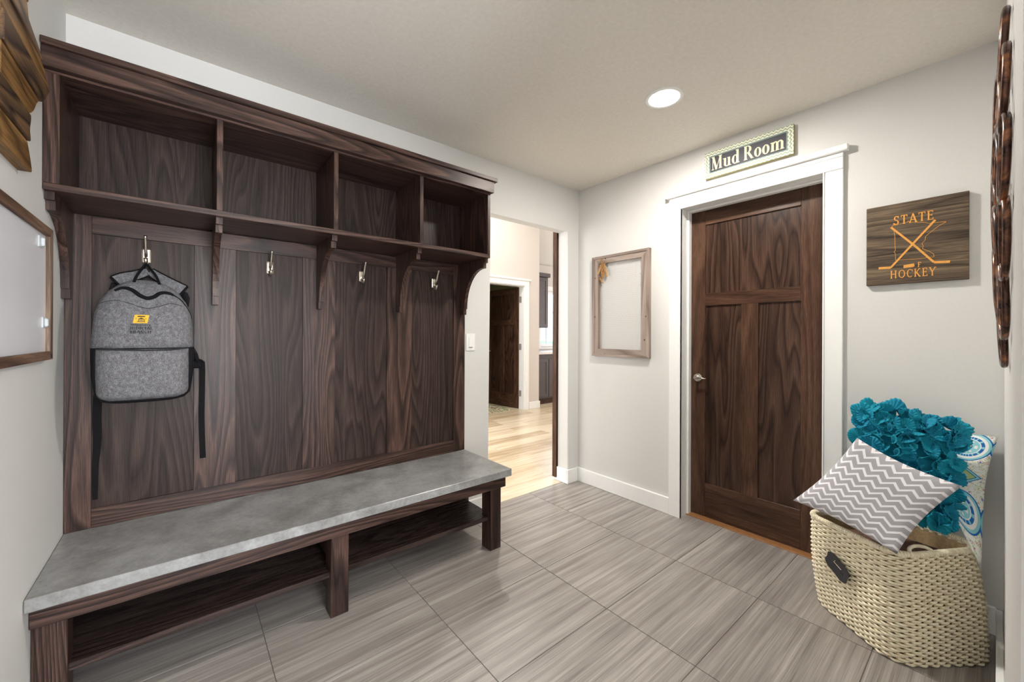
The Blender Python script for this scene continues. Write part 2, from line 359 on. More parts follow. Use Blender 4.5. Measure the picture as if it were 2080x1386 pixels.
# ------------------------------------------------------------------ lettering (strokes in a unit-cap-height frame)
def bar(p, q, w):
    (x0, y0), (x1, y1) = p, q; d = math.hypot(x1 - x0, y1 - y0); nx, ny = -(y1 - y0) / d * w / 2, (x1 - x0) / d * w / 2
    return [(x0 + nx, y0 + ny), (x1 + nx, y1 + ny), (x1 - nx, y1 - ny), (x0 - nx, y0 - ny)]
def arc(cx, cy, rx, ry, a0, a1, w, t, n=20):
    out = []
    for i in range(n):
        qs = []
        for a in (a0 + (a1 - a0) * i / n, a0 + (a1 - a0) * (i + 1) / n):
            a = math.radians(a)
            qs.append(((cx + rx * math.cos(a), cy + ry * math.sin(a)), (cx + (rx - w) * math.cos(a), cy + (ry - t) * math.sin(a))))
        out.append([qs[0][0], qs[1][0], qs[1][1], qs[0][1]])
    return out
def glyph(ch, W, T, S):
    """W thick stem, T thin stroke, S serif half length -> (polygons, advance)"""
    h = T / 2; P = []
    V = lambda x, a=0, b=1, w=W: P.append([(x - w / 2, a), (x + w / 2, a), (x + w / 2, b), (x - w / 2, b)])
    H = lambda a, b, y, t=T: P.append([(a, y - t / 2), (b, y - t / 2), (b, y + t / 2), (a, y + t / 2)])
    SF = lambda x, y: H(x - W / 2 - S, x + W / 2 + S, y + (h if y < .5 else -h))
    A = lambda *a: P.extend(arc(*a, W, T))
    if ch == 'A': P += [bar((.08, 0), (.42, 1), T * 1.3), bar((.42, 1), (.78, 0), W)]; H(.2, .64, .33); H(-.02, .2, h); H(.64, .92, h); return P, .9
    if ch == 'B': V(.15); SF(.15, 0.0); A(.3, .755, .3, .245, -90, 90); A(.3, .275, .36, .275, -90, 90); H(.1, .32, 1 - h); H(.1, .32, .53); H(.1, .32, h); return P, .76
    if ch == 'C': A(.46, .5, .42, .5, 48, 312); V(.75, .68, .92, T); return P, .86
    if ch == 'D': V(.15); H(.02, .35, 1 - h); H(.02, .35, h); A(.35, .5, .47, .5, -90, 90); return P, .92
    if ch == 'E': V(.15); H(.02, .6, 1 - h); H(.15, .5, .52); H(.02, .64, h); V(.58, .78, 1, T); V(.62, 0, .24, T); V(.5, .42, .62, T); return P, .74
    if ch == 'F': V(.15); H(.02, .58, 1 - h); H(.15, .48, .5); SF(.15, 0); V(.57, .76, 1, T); return P, .68
    if ch == 'H': V(.15); V(.72); H(.15, .72, .52); [SF(x, y) for x in (.15, .72) for y in (0, 1)]; return P, .96
    if ch == 'I': V(.18); SF(.18, 0); SF(.18, 1); return P, .44
    if ch == 'J': V(.34, .12, 1); SF(.34, 1); A(.18, .1, .16 + W / 2, .22, 180, 360); return P, .56
    if ch == 'K': V(.15); SF(.15, 0); SF(.15, 1); P.extend([bar((.2, .42), (.66, .98), T * 1.3), bar((.32, .55), (.72, 0), W)]); H(.55, .8, 1 - h); H(.58, .88, h); return P, .9
    if ch == 'L': V(.15); SF(.15, 1); H(.02, .6, h); V(.58, 0, .26, T); return P, .7
    if ch == 'M': V(.12, 0, 1, T); V(.86); P.extend([bar((.16, 1), (.48, 0), W), bar((.48, 0), (.84, 1), T)]); H(0, .24, h); H(0, .2, 1 - h); SF(.86, 0); SF(.86, 1); return P, 1.1
    if ch == 'N': V(.12, 0, 1, T * 1.2); V(.74, 0, 1, T * 1.2); P.append(bar((.14, 1), (.72, 0), W)); H(0, .26, h); H(0, .22, 1 - h); H(.62, .88, 1 - h); return P, .94
    if ch == 'O': A(.46, .5, .44, .5, 0, 360); return P, .96
    if ch == 'R': V(.15); SF(.15, 0); H(.02, .34, 1 - h); H(.15, .34, .48); A(.34, .74, .32, .26, -90, 90); P.append(bar((.4, .48), (.7, .06), W * .9)); H(.64, .86, h); return P, .88
    if ch == 'S': A(.34, .74, .29, .26, 20, 265); A(.32, .27, .31, .27, -165, 88); V(.59, .74, .98, T); V(.03, .03, .27, T); return P, .72
    if ch == 'T': V(.38); H(.03, .73, 1 - h); SF(.38, 0); V(.05, .76, 1, T); V(.71, .76, 1, T); return P, .82
    if ch == 'U': V(.15, .3, 1); V(.68, .3, 1, T * 1.3); A(.415, .3, .265 + W / 2, .3, 180, 360); SF(.15, 1); H(.56, .8, 1 - h); return P, .92
    if ch == 'Y': P.extend([bar((.08, 1), (.4, .45), W), bar((.74, 1), (.4, .45), T * 1.3)]); V(.4, 0, .48); SF(.4, 0); H(-.04, .24, 1 - h); H(.62, .86, 1 - h); return P, .86
    X = .64
    if ch == 'o': A(.32, X / 2, .31, X / 2 + .02, 0, 360); return P, .66
    if ch == 'u': V(.2, .14, X); V(.58, 0, X); P.extend(arc(.39, .18, .19 + W / 2, .2, 180, 330, W, T)); H(.02, .2, X - h); H(.42, .58, X - h); H(.58, .78, h); return P, .8
    if ch == 'd': V(.56, 0, 1); P.extend(arc(.34, X / 2, .31, X / 2 + .02, 0, 360, W, T)); H(.38, .56, 1 - h); H(.56, .74, h); return P, .76
    if ch == 'm':
        for x in (.2, .58, .96): V(x, 0, X - .12 if x > .2 else X); SF(x, 0)
        P.extend(arc(.42, X - .2, .16 + W / 2, .22, 0, 150, W, T)); P.extend(arc(.80, X - .2, .16 + W / 2, .22, 0, 150, W, T)); H(.02, .2, X - h); return P, 1.16
    return P, .34
def text_polys(txt, W, T, S, track=0):
    out = []; x = 0
    for ch in txt:
        P, adv = glyph(ch, W, T, S); out += [[(px + x, py) for px, py in q] for q in P]; x += adv + track
    return out, x - track
def lay_text(bm, txt, place, height, width, W=.2, T=.07, S=.09, track=0.0, depth=None):
    """place(s, t) -> Vector front point; s runs 0..width, t 0..height; depth: vector to the back"""
    polys, L = text_polys(txt, W, T, S, track)
    back = depth.normalized() if depth is not None else Vector((0, 1, 0))
    for qi, q in enumerate(polys):                                  # overlapping strokes sit a hair apart
        f = [bm.verts.new(place(px / L * width, py * height) - back * (qi * 6e-6)) for px, py in q]
        bm.faces.new(f)
        if depth is not None:
            g = [bm.verts.new(v.co + depth) for v in f]; n = len(f)
            for i in range(n): bm.faces.new((f[i], g[i], g[(i + 1) % n], f[(i + 1) % n]))

# ------------------------------------------------------------------ room shell
XA, YA, XB, YD, H = -.3485, 2.2534, 2.5788, -.018, 2.44     # wall planes
OX0, OX1, OZ = 1.645, 2.457, 2.088                          # cased-free opening to the hall
YH = 2.368                                                  # hall side of that wall
def rounded_prism(pts, axis, a0, a1, keep, rad):
    bm = bmesh.new(); prism(bm, pts, axis, a0, a1)
    es = []
    for e in bm.edges:
        if keep(e): es.append(e)
    if es: bmesh.ops.bevel(bm, geom=es, offset=rad, segments=3, profile=.5, affect='EDGES')
    return bm
pts = [(XA - .12, 0), (OX0, 0), (OX0, OZ), (OX1, OZ), (OX1, 0), (XB + .13, 0), (XB + .13, 3.7), (XA - .12, 3.7)]
def kA(e):
    a, b = e.verts[0].co, e.verts[1].co
    ins = lambda p: (abs(p.x - OX0) < 1e-4 or abs(p.x - OX1) < 1e-4) and p.z < OZ + .01
    return ins(a) and ins(b) and abs(a.y - b.y) < 1e-4 and a.y < YA + .01
struct('wall_back', rounded_prism(pts, 'y', YA, YH, kA, .012), 'wall_paint')
DY0, DY1, DZ = .570, 1.364, 2.088
pts = [(-.14, 0), (DY0, 0), (DY0, DZ), (DY1, DZ), (DY1, 0), (YA, 0), (YA, H), (-.14, H)]
bm = bmesh.new(); prism(bm, pts, 'x', XB, XB + .13); struct('wall_right', bm, 'wall_paint')
struct('wall_left', B(XA - .12, XA, -2.3, YA, 0, H), 'wall_paint')
struct('wall_near', B(.74, XB, YD - .12, YD, 0, H, bev=.008), 'wall_paint')
struct('ceiling', B(XA - .12, XB + .13, -2.3, YA, H, H + .1), 'ceiling_paint')
# entry vestibule behind the camera
struct('wall_entry', B(1.72, 1.84, -2.3, YD - .12, 0, H), 'wall_paint')
bm = bmesh.new(); prism(bm, [(XA - .12, 0), (-.13, 0), (-.13, 2.25), (1.37, 2.25), (1.37, 0), (1.84, 0), (1.84, H), (XA - .12, H)], 'y', -2.42, -2.3)
struct('wall_front', bm, 'wall_paint')

# floor: tiles are parts of the floor
fl = struct('floor', B(XA - .12, XB + .14, -2.42, 2.30, -.06, -.0025), 'grout', origin=(1, 1, 0))
TX, TY = .6045, .400
tm = {}
for i in range(-1, 5):
    for j in range(-7, 6):
        x0 = 1.4645 + (i - 2) * TX + .0015; x1 = x0 + TX - .003
        y0 = 1.1065 + (j - 3) * TY + .0015; y1 = y0 + TY - .003
        x0c, x1c, y0c, y1c = max(x0, XA), min(x1, XB + .135), max(y0, -2.30), min(y1, 2.300)
        if x1c - x0c < .02 or y1c - y0c < .02: continue
        if x0c > XB and not (DY0 - .3 < (y0c + y1c) / 2 < DY1 + .2): continue
        key = (round(x1c - x0c, 3), round(y1c - y0c, 3)); cx, cy = (x0c + x1c) / 2, (y0c + y1c) / 2
        if key not in tm:
            b2 = B(-key[0] / 2, key[0] / 2, -key[1] / 2, key[1] / 2, -.008, 0, bev=.001)
            me = bpy.data.meshes.new('tile'); b2.to_mesh(me); b2.free(); me.materials.append(MATS['floor_tile']); tm[key] = me
        o = bpy.data.objects.new('tile', tm[key]); COL.objects.link(o); o.parent = fl; o.location = Vector((cx, cy, 0)) - fl.location
# hall floor with planks
hf = struct('floor', B(-1.2, 9.2, 2.302, 8.2, -.06, -.004), 'grout', origin=(3, 4, 0))
pm = {}
for r_ in range(0, 22):
    y0 = 2.303 + r_ * .178; x = 1.0 - random.random() * 1.1
    while x < 6.4:
        L = random.choice((1.05, 1.22))
        if x + L > .9 and y0 < 6.3:
            if L not in pm:
                b2 = B(-L / 2 + .0006, L / 2 - .0006, -.0884, .0884, -.01, 0, bev=.0008)
                me = bpy.data.meshes.new('plank'); b2.to_mesh(me); b2.free(); me.materials.append(MATS['hall_plank']); pm[L] = me
            o = bpy.data.objects.new('plank', pm[L]); COL.objects.link(o); o.parent = hf; o.location = Vector((x + L / 2, y0 + .089, 0)) - hf.location
        x += L
# hall shell
struct('wall_hall_left', B(-1.32, -1.2, 2.37, 8.2, 0, 3.7), 'hall_paint')
struct('wall_hall_right', B(9.2, 9.32, 2.37, 8.2, 0, 3.7), 'hall_paint')
struct('wall_hall_south', B(XB + .13, 9.2, 2.25, 2.368, 0, 3.7), 'hall_paint')
FX0, FX1, FZ, FY = 3.47, 4.318, 2.035, 4.92            # far door opening
bm = bmesh.new(); prism(bm, [(-1.2, 0), (FX0, 0), (FX0, FZ), (FX1, FZ), (FX1, 0), (4.64, 0), (4.64, 3.7), (-1.2, 3.7)], 'y', FY, FY + .115)
struct('wall_hall_far', bm, 'hall_paint')
struct('wall_hall_return', B(4.52, 4.64, FY + .115, 6.9, 0, 3.7), 'hall_paint')
WX0, WX1, WZ0, WZ1, WY = 5.38, 6.55, 1.0, 2.10, 5.68
bm = bmesh.new(); prism(bm, [(4.64, 0), (9.2, 0), (9.2, 3.0), (4.64, 3.0)], 'y', WY, WY + .14)
bm.free()
bm = bmesh.new(); box(bm, 4.64, WX0, WY, WY + .14, 0, 2.6); box(bm, WX1, 9.2, WY, WY + .14, 0, 2.6); box(bm, WX0, WX1, WY, WY + .14, 0, WZ0); box(bm, WX0, WX1, WY, WY + .14, WZ1, 2.6)
struct('wall_kitchen', bm, 'hall_paint')
bm = bmesh.new(); prism(bm, [(2.37, 3.55), (4.62, 3.55), (WY + .14, 2.52), (WY + .14, 2.64), (4.66, 3.67), (2.37, 3.67)], 'x', -1.3, 9.3)
struct('ceiling', bm, 'ceiling_paint')
# small room behind the far door
struct('wall_far_room', B(2.6, 4.52, 6.8, 6.9, 0, 2.6), 'green_paint')
struct('wall_far_room_left', B(2.5, 2.6, FY + .115, 6.9, 0, 2.6), 'green_paint')
struct('wall_far_room_right', B(4.505, 4.52, FY + .115, 6.8, 0, 2.6), 'green_paint')
struct('ceiling', B(2.5, 4.52, FY + .115, 6.9, 2.5, 2.6), 'ceiling_paint')
# baseboards
def baseb(name, segs, z=.113):
    bm = bmesh.new()
    for s in segs: box(bm, *s, 0, z, bev=.003)
    return struct(name, bm, 'trim_white')
baseb('baseboard_right', [(XB - .018, XB, 1.425, YA)])
baseb('baseboard_right', [(XB - .018, XB, YD + .018, .493)])
baseb('baseboard_back', [(OX1 - .016, XB - .018, YA - .016, YA), (OX1 - .016, OX1, YA, YH), ])
baseb('baseboard_back', [(1.437, OX0, YA - .016, YA)])
baseb('baseboard_near', [(.76, XB - .018, YD, YD + .0195)])
baseb('baseboard_left', [(XA, XA + .016, -2.3, 1.77)])
baseb('baseboard_hall', [(4.41, 4.655, FY - .016, FY), (4.64, 4.656, FY, 5.05)])
bm = bmesh.new(); tube(bm, [(OX1 - .022, YA - .02, .008), (OX1 - .022, YH + .01, .008)], .008, 6)
struct('trim_3', bm, 'trim_white')

# ------------------------------------------------------------------ closet door and its casing
tr = empty_struct('trim_1', (XB, .96, 0))
cx0, cx1 = XB - .019, XB - .0002
build('casing', B(cx0, cx1, 1.345, 1.425, 0, 2.068, bev=.002), 'trim_white', tr)
build('casing', B(cx0, cx1, .495, .577, 0, 2.068, bev=.002), 'trim_white', tr)
build('head_casing', B(cx0 - .003, cx1, .495, 1.425, 2.068, 2.152, bev=.002), 'trim_white', tr)
build('bead', B(cx0 - .006, cx1, .495, 1.425, 2.128, 2.134, bev=.002), 'trim_white', tr)
build('cap', B(cx0 - .02, cx1, .474, 1.447, 2.152, 2.183, bev=.003), 'trim_white', tr)
for y0, y1 in ((1.345, 1.352), (.570, .577)):
    build('bead', B(cx0 - .004, cx1, y0, y1, 0, 2.072, bev=.002), 'trim_white', tr)
build('jamb', B(XB - .001, 2.77, 1.352, 1.364, 0, 2.088), 'trim_white', tr)
build('jamb', B(XB - .001, 2.77, .5702, .582, 0, 2.088), 'trim_white', tr)
build('jamb', B(XB - .001, 2.77, .582, 1.352, 2.076, 2.088), 'trim_white', tr)
build('door_stop', B(2.665, 2.705, 1.340, 1.352, 0, 2.076, bev=.003), 'trim_white', tr)
build('door_stop', B(2.665, 2.705, .582, .594, 0, 2.076, bev=.003), 'trim_white', tr)
build('door_stop', B(2.665, 2.705, .594, 1.340, 2.062, 2.076, bev=.003), 'trim_white', tr)
build('threshold', B(2.655, 2.72, .582, 1.352, -.002, .006, bev=.002), 'brown_strip', tr, label='orange-brown threshold strip')
struct('wall_closet', B(2.80, 2.82, .3, 1.6, 0, 2.44), 'dark_hole')
dr = empty_struct('door_1', (2.73, .967, .008))
X0, X1 = 2.708, 2.743
def door_parts(dr, T, mats, y0, y1, z0, z1, ys, zr, midst):
    """T maps (depth 0..1, y, z) boxes to world"""
    pass
build('stile', B(X0, X1, 1.248, 1.351, .008, 2.072, bev=.0015), 'door_wood_z', dr)
build('stile', B(X0, X1, .583, .710, .008, 2.072, bev=.0015), 'door_wood_z', dr)
build('rail', B(X0, X1, .710, 1.248, 1.967, 2.072, bev=.0015), 'door_wood_y', dr)
build('rail', B(X0, X1, .710, 1.248, 1.423, 1.507, bev=.0015), 'door_wood_y', dr)
build('rail', B(X0, X1, .710, 1.248, .008, .232, bev=.0015), 'door_wood_y', dr)
build('stile', B(X0, X1, .928, 1.025, .232, 1.423, bev=.0015), 'door_wood_z', dr)
for y0, y1, z0, z1 in ((.710, 1.248, 1.507, 1.967), (.710, .928, .232, 1.423), (1.025, 1.248, .232, 1.423)):
    build('panel', B(X0 + .011, X1 - .011, y0, y1, z0, z1), 'door_panel', dr)
bm = bmesh.new(); lathe(bm, (X0, 1.296, .938), (-1, 0, 0), [(.0285, 0), (.0285, .005), (.025, .010), (.015, .013), (.011, .016), (.010, .045), (.008, .048)], 28)
hd = build('handle', bm, 'nickel', dr, smooth=False, label='brushed nickel lever handle')
bm = bmesh.new(); tube(bm, [(X0 - .044, 1.300, .938), (X0 - .047, 1.280, .940), (X0 - .047, 1.25, .940), (X0 - .044, 1.222, .938)], [.009, .0085, .0075, .006], 10, flat=.7)
build('lever', bm, 'nickel', hd, smooth=True)

# ------------------------------------------------------------------ the coat bench
bn = thing('storage_bench', 'dark oak bench base with square legs and a low shoe shelf', 'bench', (.55, 2.0, 0))
LY = 1.815
build('apron', B(XA + .002, 1.434, 1.795, 1.815, .352, .426, bev=.002), 'oak_x', bn)
build('apron', B(1.413, 1.434, 1.815, 2.215, .352, .426, bev=.002), 'oak_y', bn)
for x0 in (XA + .002, .492, 1.341):
    build('leg', B(x0, x0 + .074, LY, LY + .085, 0, .378, bev=.002), 'oak_z', bn)
for x0 in (.492, 1.341):
    build('leg', B(x0, x0 + .074, 2.15, 2.215, 0, .426, bev=.002), 'oak_z', bn)
build('shelf', B(XA + .004, .520, 1.838, 2.213, .166, .190, bev=.002), 'oak_shelf', bn)
build('shelf', B(.540, 1.375, 1.838, 2.213, .166, .190, bev=.002), 'oak_shelf', bn)
build('divider', B(.519, .541, LY + .085, 2.213, .03, .352), 'oak_y', bn)
build('side_panel', B(XA + .003, XA + .02, LY + .085, 2.213, .03, .426), 'oak_y', bn)
build('back_panel', B(XA + .004, 1.39, 2.216, 2.228, .03, .426), 'oak_x', bn)
bs = build('bench_top', B(XA + .0015, 1.438, 1.745, 2.2325, .426, .4655, bev=.0025), 'concrete_slab')
tag(bs, 'long grey concrete-look bench top on the dark oak bench', 'bench top')

wp = thing('wall_panelling', 'dark oak panelled back board above the bench with four tall panels', 'panelling', (.55, 2.25, .466))
PY0, PY1 = 2.233, 2.2528
build('stile', B(XA + .001, -.275, PY0, PY1, .466, 1.679, bev=.001), 'oak_z', wp)
for a0, a1 in ((.036, .187), (.466, .622), (.905, 1.057)):
    build('stile', B(a0, a1, PY0, PY1, .537, 1.610, bev=.001), 'oak_z', wp)
build('stile', B(1.349, 1.434, PY0, PY1, .466, 1.679, bev=.001), 'oak_z', wp)
build('rail', B(-.275, 1.349, PY0, PY1, .466, .540, bev=.001), 'oak_x', wp)
build('rail', B(-.275, 1.349, PY0, PY1, 1.610, 1.679, bev=.001), 'oak_x', wp)
for a0, a1 in ((-.275, .036), (.187, .466), (.622, .905), (1.057, 1.349)):
    build('panel', B(a0, a1, PY0 + .008, PY1 - .002, .540, 1.610), 'oak_panel', wp)

cb = thing('cubby_shelf', 'dark oak wall shelf with four open cubbies, crown and curved brackets', 'shelf', (.55, 2.1, 1.35))
CY = 1.928; CZ0, CZ1 = 1.682, 2.066
build('bottom_board', B(XA + .001, 1.416, CY, 2.2525, CZ0, CZ0 + .022, bev=.0015), 'oak_x', cb)
build('top_board', B(XA + .001, 1.416, CY, 2.2525, CZ1 - .008, CZ1 + .012, bev=.0015), 'oak_x', cb)
build('side_board', B(XA + .001, -.311, CY, 2.2525, CZ0 + .022, CZ1 - .008, bev=.0015), 'oak_z', cb)
for x in (.098, .529, .958):
    build('divider', B(x, x + .0205, CY, 2.245, CZ0 + .022, CZ1 - .008, bev=.0015), 'oak_z', cb)
build('side_board', B(1.3955, 1.416, CY, 2.2525, CZ0 + .022, CZ1 - .008, bev=.0015), 'oak_z', cb)
build('back_board', B(-.311, 1.3955, 2.242, 2.2525, CZ0 + .022, CZ1 - .008), 'oak_panel', cb)
fr = build('crown_board', B(XA + .001, 1.424, 1.902, 1.930, 2.066, 2.130, bev=.0015), 'oak_x', cb)
build('crown_board', B(1.400, 1.4235, 1.930, 2.2525, 2.066, 2.130, bev=.0015), 'oak_y', cb)
build('crown_cap', B(XA + .001, 1.442, 1.890, 2.2525, 2.130, 2.152, bev=.002), 'oak_x', cb)
# curved brackets
def bracket(xc, hw):
    z1 = CZ0; out = [(PY0 - .0003, z1), (1.950, z1), (1.950, z1 - .026), (1.968, z1 - .026), (1.968, z1 - .056)]
    # quarter curve from the nose to the foot
    y0, z0, y1, z2 = 1.985, z1 - .056, 2.176, 1.392
    out.append((1.976, z1 - .056))
    for i in range(0, 13):
        a = PI / 2 * i / 12
        out.append((y0 + (y1 - y0) * math.sin(a) ** 1.0, z0 + (z2 - z0) * (1 - math.cos(a))))
    out += [(2.176, 1.388), (2.186, 1.388), (2.186, 1.352), (PY0 - .0003, 1.352)]
    bm = bmesh.new(); prism(bm, out, 'x', xc - hw, xc + hw)
    return bm
for xc in (XA + .0125, .1085, .5400, .9690, 1.404):
    build('bracket', bracket(xc, .0110), 'oak_z', cb)

# coat hooks
def hook(x, label):
    z = 1.545; y = PY0 + .008
    t = thing('coat_hook', label, 'hook', (x, y, 1.50), 'nickel coat hooks on the panelling')
    bm = bmesh.new(); box(bm, x - .0135, x + .0135, y - .0055, y, z - .030, z + .028, bev=.004, seg=2)
    build('base_plate', bm, 'hook_nickel', t, smooth=False)
    bm = bmesh.new(); tube(bm, [(x, y - .004, z - .008), (x, y - .022, z - .004), (x, y - .040, z + .016), (x, y - .052, z + .045), (x, y - .062, z + .064), (x, y - .066, z + .070)], [.006, .0055, .005, .0045, .0048, .0055], 10)
    build('upper_prong', bm, 'hook_nickel', t, smooth=True)
    bm = bmesh.new(); tube(bm, [(x, y - .004, z - .020), (x, y - .014, z - .036), (x, y - .028, z - .040), (x, y - .038, z - .028), (x, y - .040, z - .014)], [.0065, .006, .0055, .0055, .0075], 10)
    build('lower_prong', bm, 'hook_nickel', t, smooth=True)
    for dz in (-.021, .020):
        bm = bmesh.new(); lathe(bm, (x - .0085, y - .0055, z + dz), (0, -1, 0), [(.003, 0), (.003, .0008), (.0014, .0014)], 10)
        build('screw', bm, 'nickel', t)
    return t
hook(-.119, 'nickel double coat hook carrying the grey backpack')
hook(.322, 'empty nickel coat hook on the panel beside the backpack panel')
hook(.762, 'empty nickel coat hook on the third panel from the whiteboard wall')
hook(1.207, 'empty nickel coat hook on the panel next to the light switch')

# ------------------------------------------------------------------ backpack
bp = thing('backpack', 'grey melange backpack with black trim and a yellow court emblem, hanging from hook', 'backpack', (-.117, 2.2, .955))
BX = -.117; BYB = 2.205
SEC = [(.957, .098, 2.105), (.966, .124, 2.075), (.985, .141, 2.056), (1.05, .149, 2.044), (1.12, .152, 2.048), (1.166, .1515, 2.056), (1.25, .147, 2.068), (1.30, .142, 2.08), (1.35, .127, 2.098), (1.385, .106, 2.116), (1.412, .078, 2.136), (1.428, .05, 2.152), (1.436, .022, 2.165)]
def sec(z):
    if z <= SEC[0][0]: return SEC[0][1:]
    for a, b in zip(SEC, SEC[1:]):
        if a[0] <= z <= b[0]:
            t = (z - a[0]) / (b[0] - a[0]); return (a[1] + (b[1] - a[1]) * t, a[2] + (b[2] - a[2]) * t)
    return SEC[-1][1:]
def front_y(x, z, off=0):
    hw, yf = sec(z); u = min(.995, abs(x - BX) / hw); ym = (BYB + yf) / 2 + .0
    return BYB - (BYB - yf) * (1 - u ** 3.2) ** (1 / 3.2) * 1.0 - off
def bag(zs, grow=0, n=44):
    bm = bmesh.new(); rings = []
    for z in zs:
        hw, yf = sec(z); hw += grow; yf -= grow; ring = []
        cy = BYB - .03
        for j in range(n):
            a = 2 * PI * j / n; c, s_ = math.cos(a), math.sin(a)
            x = BX + math.copysign(abs(c) ** (2 / 3.2), c) * hw
            if s_ < 0: y = cy + math.copysign(abs(s_) ** (2 / 3.2), s_) * (cy - yf)
            else: y = cy + abs(s_) ** (2 / 3.2) * (BYB - cy)
            wob = .0025 * mnoise.noise(Vector((x * 14, z * 14, y * 9)))
            ring.append(bm.verts.new((x + wob, y + wob, z + (wob if 0 < zs.index(z) < len(zs) - 1 else 0))))
        rings.append(ring)
    for a, b in zip(rings, rings[1:]):
        for j in range(n): bm.faces.new((a[j], a[(j + 1) % n], b[(j + 1) % n], b[j]))
    bm.faces.new(rings[0][::-1]); bm.faces.new(rings[-1]); return bm
def fy(x, z, off=0):
    hw, yf = sec(z); u = min(.999, abs(x - BX) / hw); cy = BYB - .03
    return cy - (cy - yf) * (1 - u ** 3.2) ** (1 / 3.2) - off
zlo = [.957, .966, .975, .985, 1.0, 1.03, 1.06, 1.09, 1.12, 1.15, 1.168]
zhi = [1.168, 1.19, 1.22, 1.25, 1.28, 1.30, 1.325, 1.35, 1.37, 1.385, 1.40, 1.412, 1.42, 1.428, 1.433, 1.436]
build('lower_body', bag(zlo), 'black_cloth', bp, smooth=True, label='black side panels and base')
build('upper_body', bag(zhi), 'grey_melange', bp, smooth=True)
# front pocket: a puffed panel on the lower front
def puff(x0, x1, z0, z1, thick, fn, nx=26, nz=22, rad=.035):
    bm = bmesh.new(); g = []
    for i in range(nx + 1):
        row = []
        for j in range(nz + 1):
            u, v = i / nx, j / nz
            x = x0 + (x1 - x0) * u; z = z0 + (z1 - z0) * v
            # rounded lower corners
            if z < z0 + rad:
                k = math.sqrt(max(0, 1 - ((z0 + rad - z) / rad) ** 2)); lim0 = x0 + rad * (1 - k); lim1 = x1 - rad * (1 - k); x = lim0 + (lim1 - lim0) * u
            e = min(1, min(u, 1 - u) * 9) * min(1, v * 9) * min(1, (1 - v) * 14)
            row.append(bm.verts.new((x, fn(x, z) - .002 - thick * math.sin(e * PI / 2) - .002 * mnoise.noise(Vector((x * 18, z * 18, 0))), z)))
        g.append(row)
    for i in range(nx):
        for j in range(nz): bm.faces.new((g[i][j], g[i + 1][j], g[i + 1][j + 1], g[i][j + 1]))
    ret = bmesh.ops.extrude_face_region(bm, geom=bm.faces[:])
    bmesh.ops.translate(bm, vec=(0, .006, 0), verts=[e for e in ret['geom'] if isinstance(e, bmesh.types.BMVert)])
    return bm
build('front_pocket', puff(-.2465, .0165, .972, 1.164, .012, fy), 'grey_melange', bp, smooth=True)
def line_on(pts, r, name, mat, parent, off=.0015, flat=None, n=6):
    P = []
    for (xa, za), (xb, zb) in zip(pts, pts[1:]):
        for t in range(4): P.append((xa + (xb - xa) * t / 4, za + (zb - za) * t / 4))
    P.append(pts[-1]); bm = bmesh.new(); tube(bm, [(x, fy(x, z, off), z) for x, z in P], r, n, flat=flat); return build(name, bm, mat, parent, smooth=True)
line_on([(-.243, 1.1665), (-.18, 1.164), (-.11, 1.158), (-.04, 1.160), (.012, 1.1665)], .0035, 'pocket_zipper', 'thread_black', bp, off=.009)
def curve_pts(ks, n=6):
    out = []
    for i in range(len(ks) - 1):
        p0, p1, p2, p3 = ks[max(i - 1, 0)], ks[i], ks[i + 1], ks[min(i + 2, len(ks) - 1)]
        for t in range(n):
            t /= n; out.append(tuple(.5 * ((2 * b) + (-a + c) * t + (2 * a - 5 * b + 4 * c - d) * t * t + (-a + 3 * b - 3 * c + d) * t ** 3) for a, b, c, d in zip(p0, p1, p2, p3)))
    out.append(ks[-1]); return out
zp = curve_pts([(-.202, 1.385), (-.180, 1.397), (-.155, 1.392), (-.130, 1.370), (-.108, 1.360), (-.088, 1.368), (-.072, 1.383), (-.050, 1.386), (-.030, 1.378)])
bm = bmesh.new(); tube(bm, [(x, fy(x, z, .003), z) for x, z in zp], [.004 + .005 * math.sin(PI * i / (len(zp) - 1)) ** .5 for i in range(len(zp))], 8, flat=.8); build('zipper', bm, 'black_webbing', bp, smooth=True, label='black zipper flap')
zp = curve_pts([(-.030, 1.378), (-.010, 1.362), (.008, 1.335), (.020, 1.31), (.026, 1.285)])
bm = bmesh.new(); tube(bm, [(x, fy(x, z, .0008), z) for x, z in zp], .0022, 6); build('zipper', bm, 'black_webbing', bp, smooth=True)
zp = curve_pts([(-.243, 1.335), (-.20, 1.347), (-.16, 1.338), (-.13, 1.325), (-.105, 1.320), (-.075, 1.328), (-.04, 1.343), (-.005, 1.335)])
bm = bmesh.new(); tube(bm, [(x, fy(x, z, .0002), z) for x, z in zp], .0011, 5); build('seam', bm, 'thread_black', bp, smooth=True)
for sx in (-1, 1):
    zp = [(BX + sx * (.131 if z > .985 else .12), z) for z in (1.165, 1.12, 1.07, 1.02, .99, .975)]
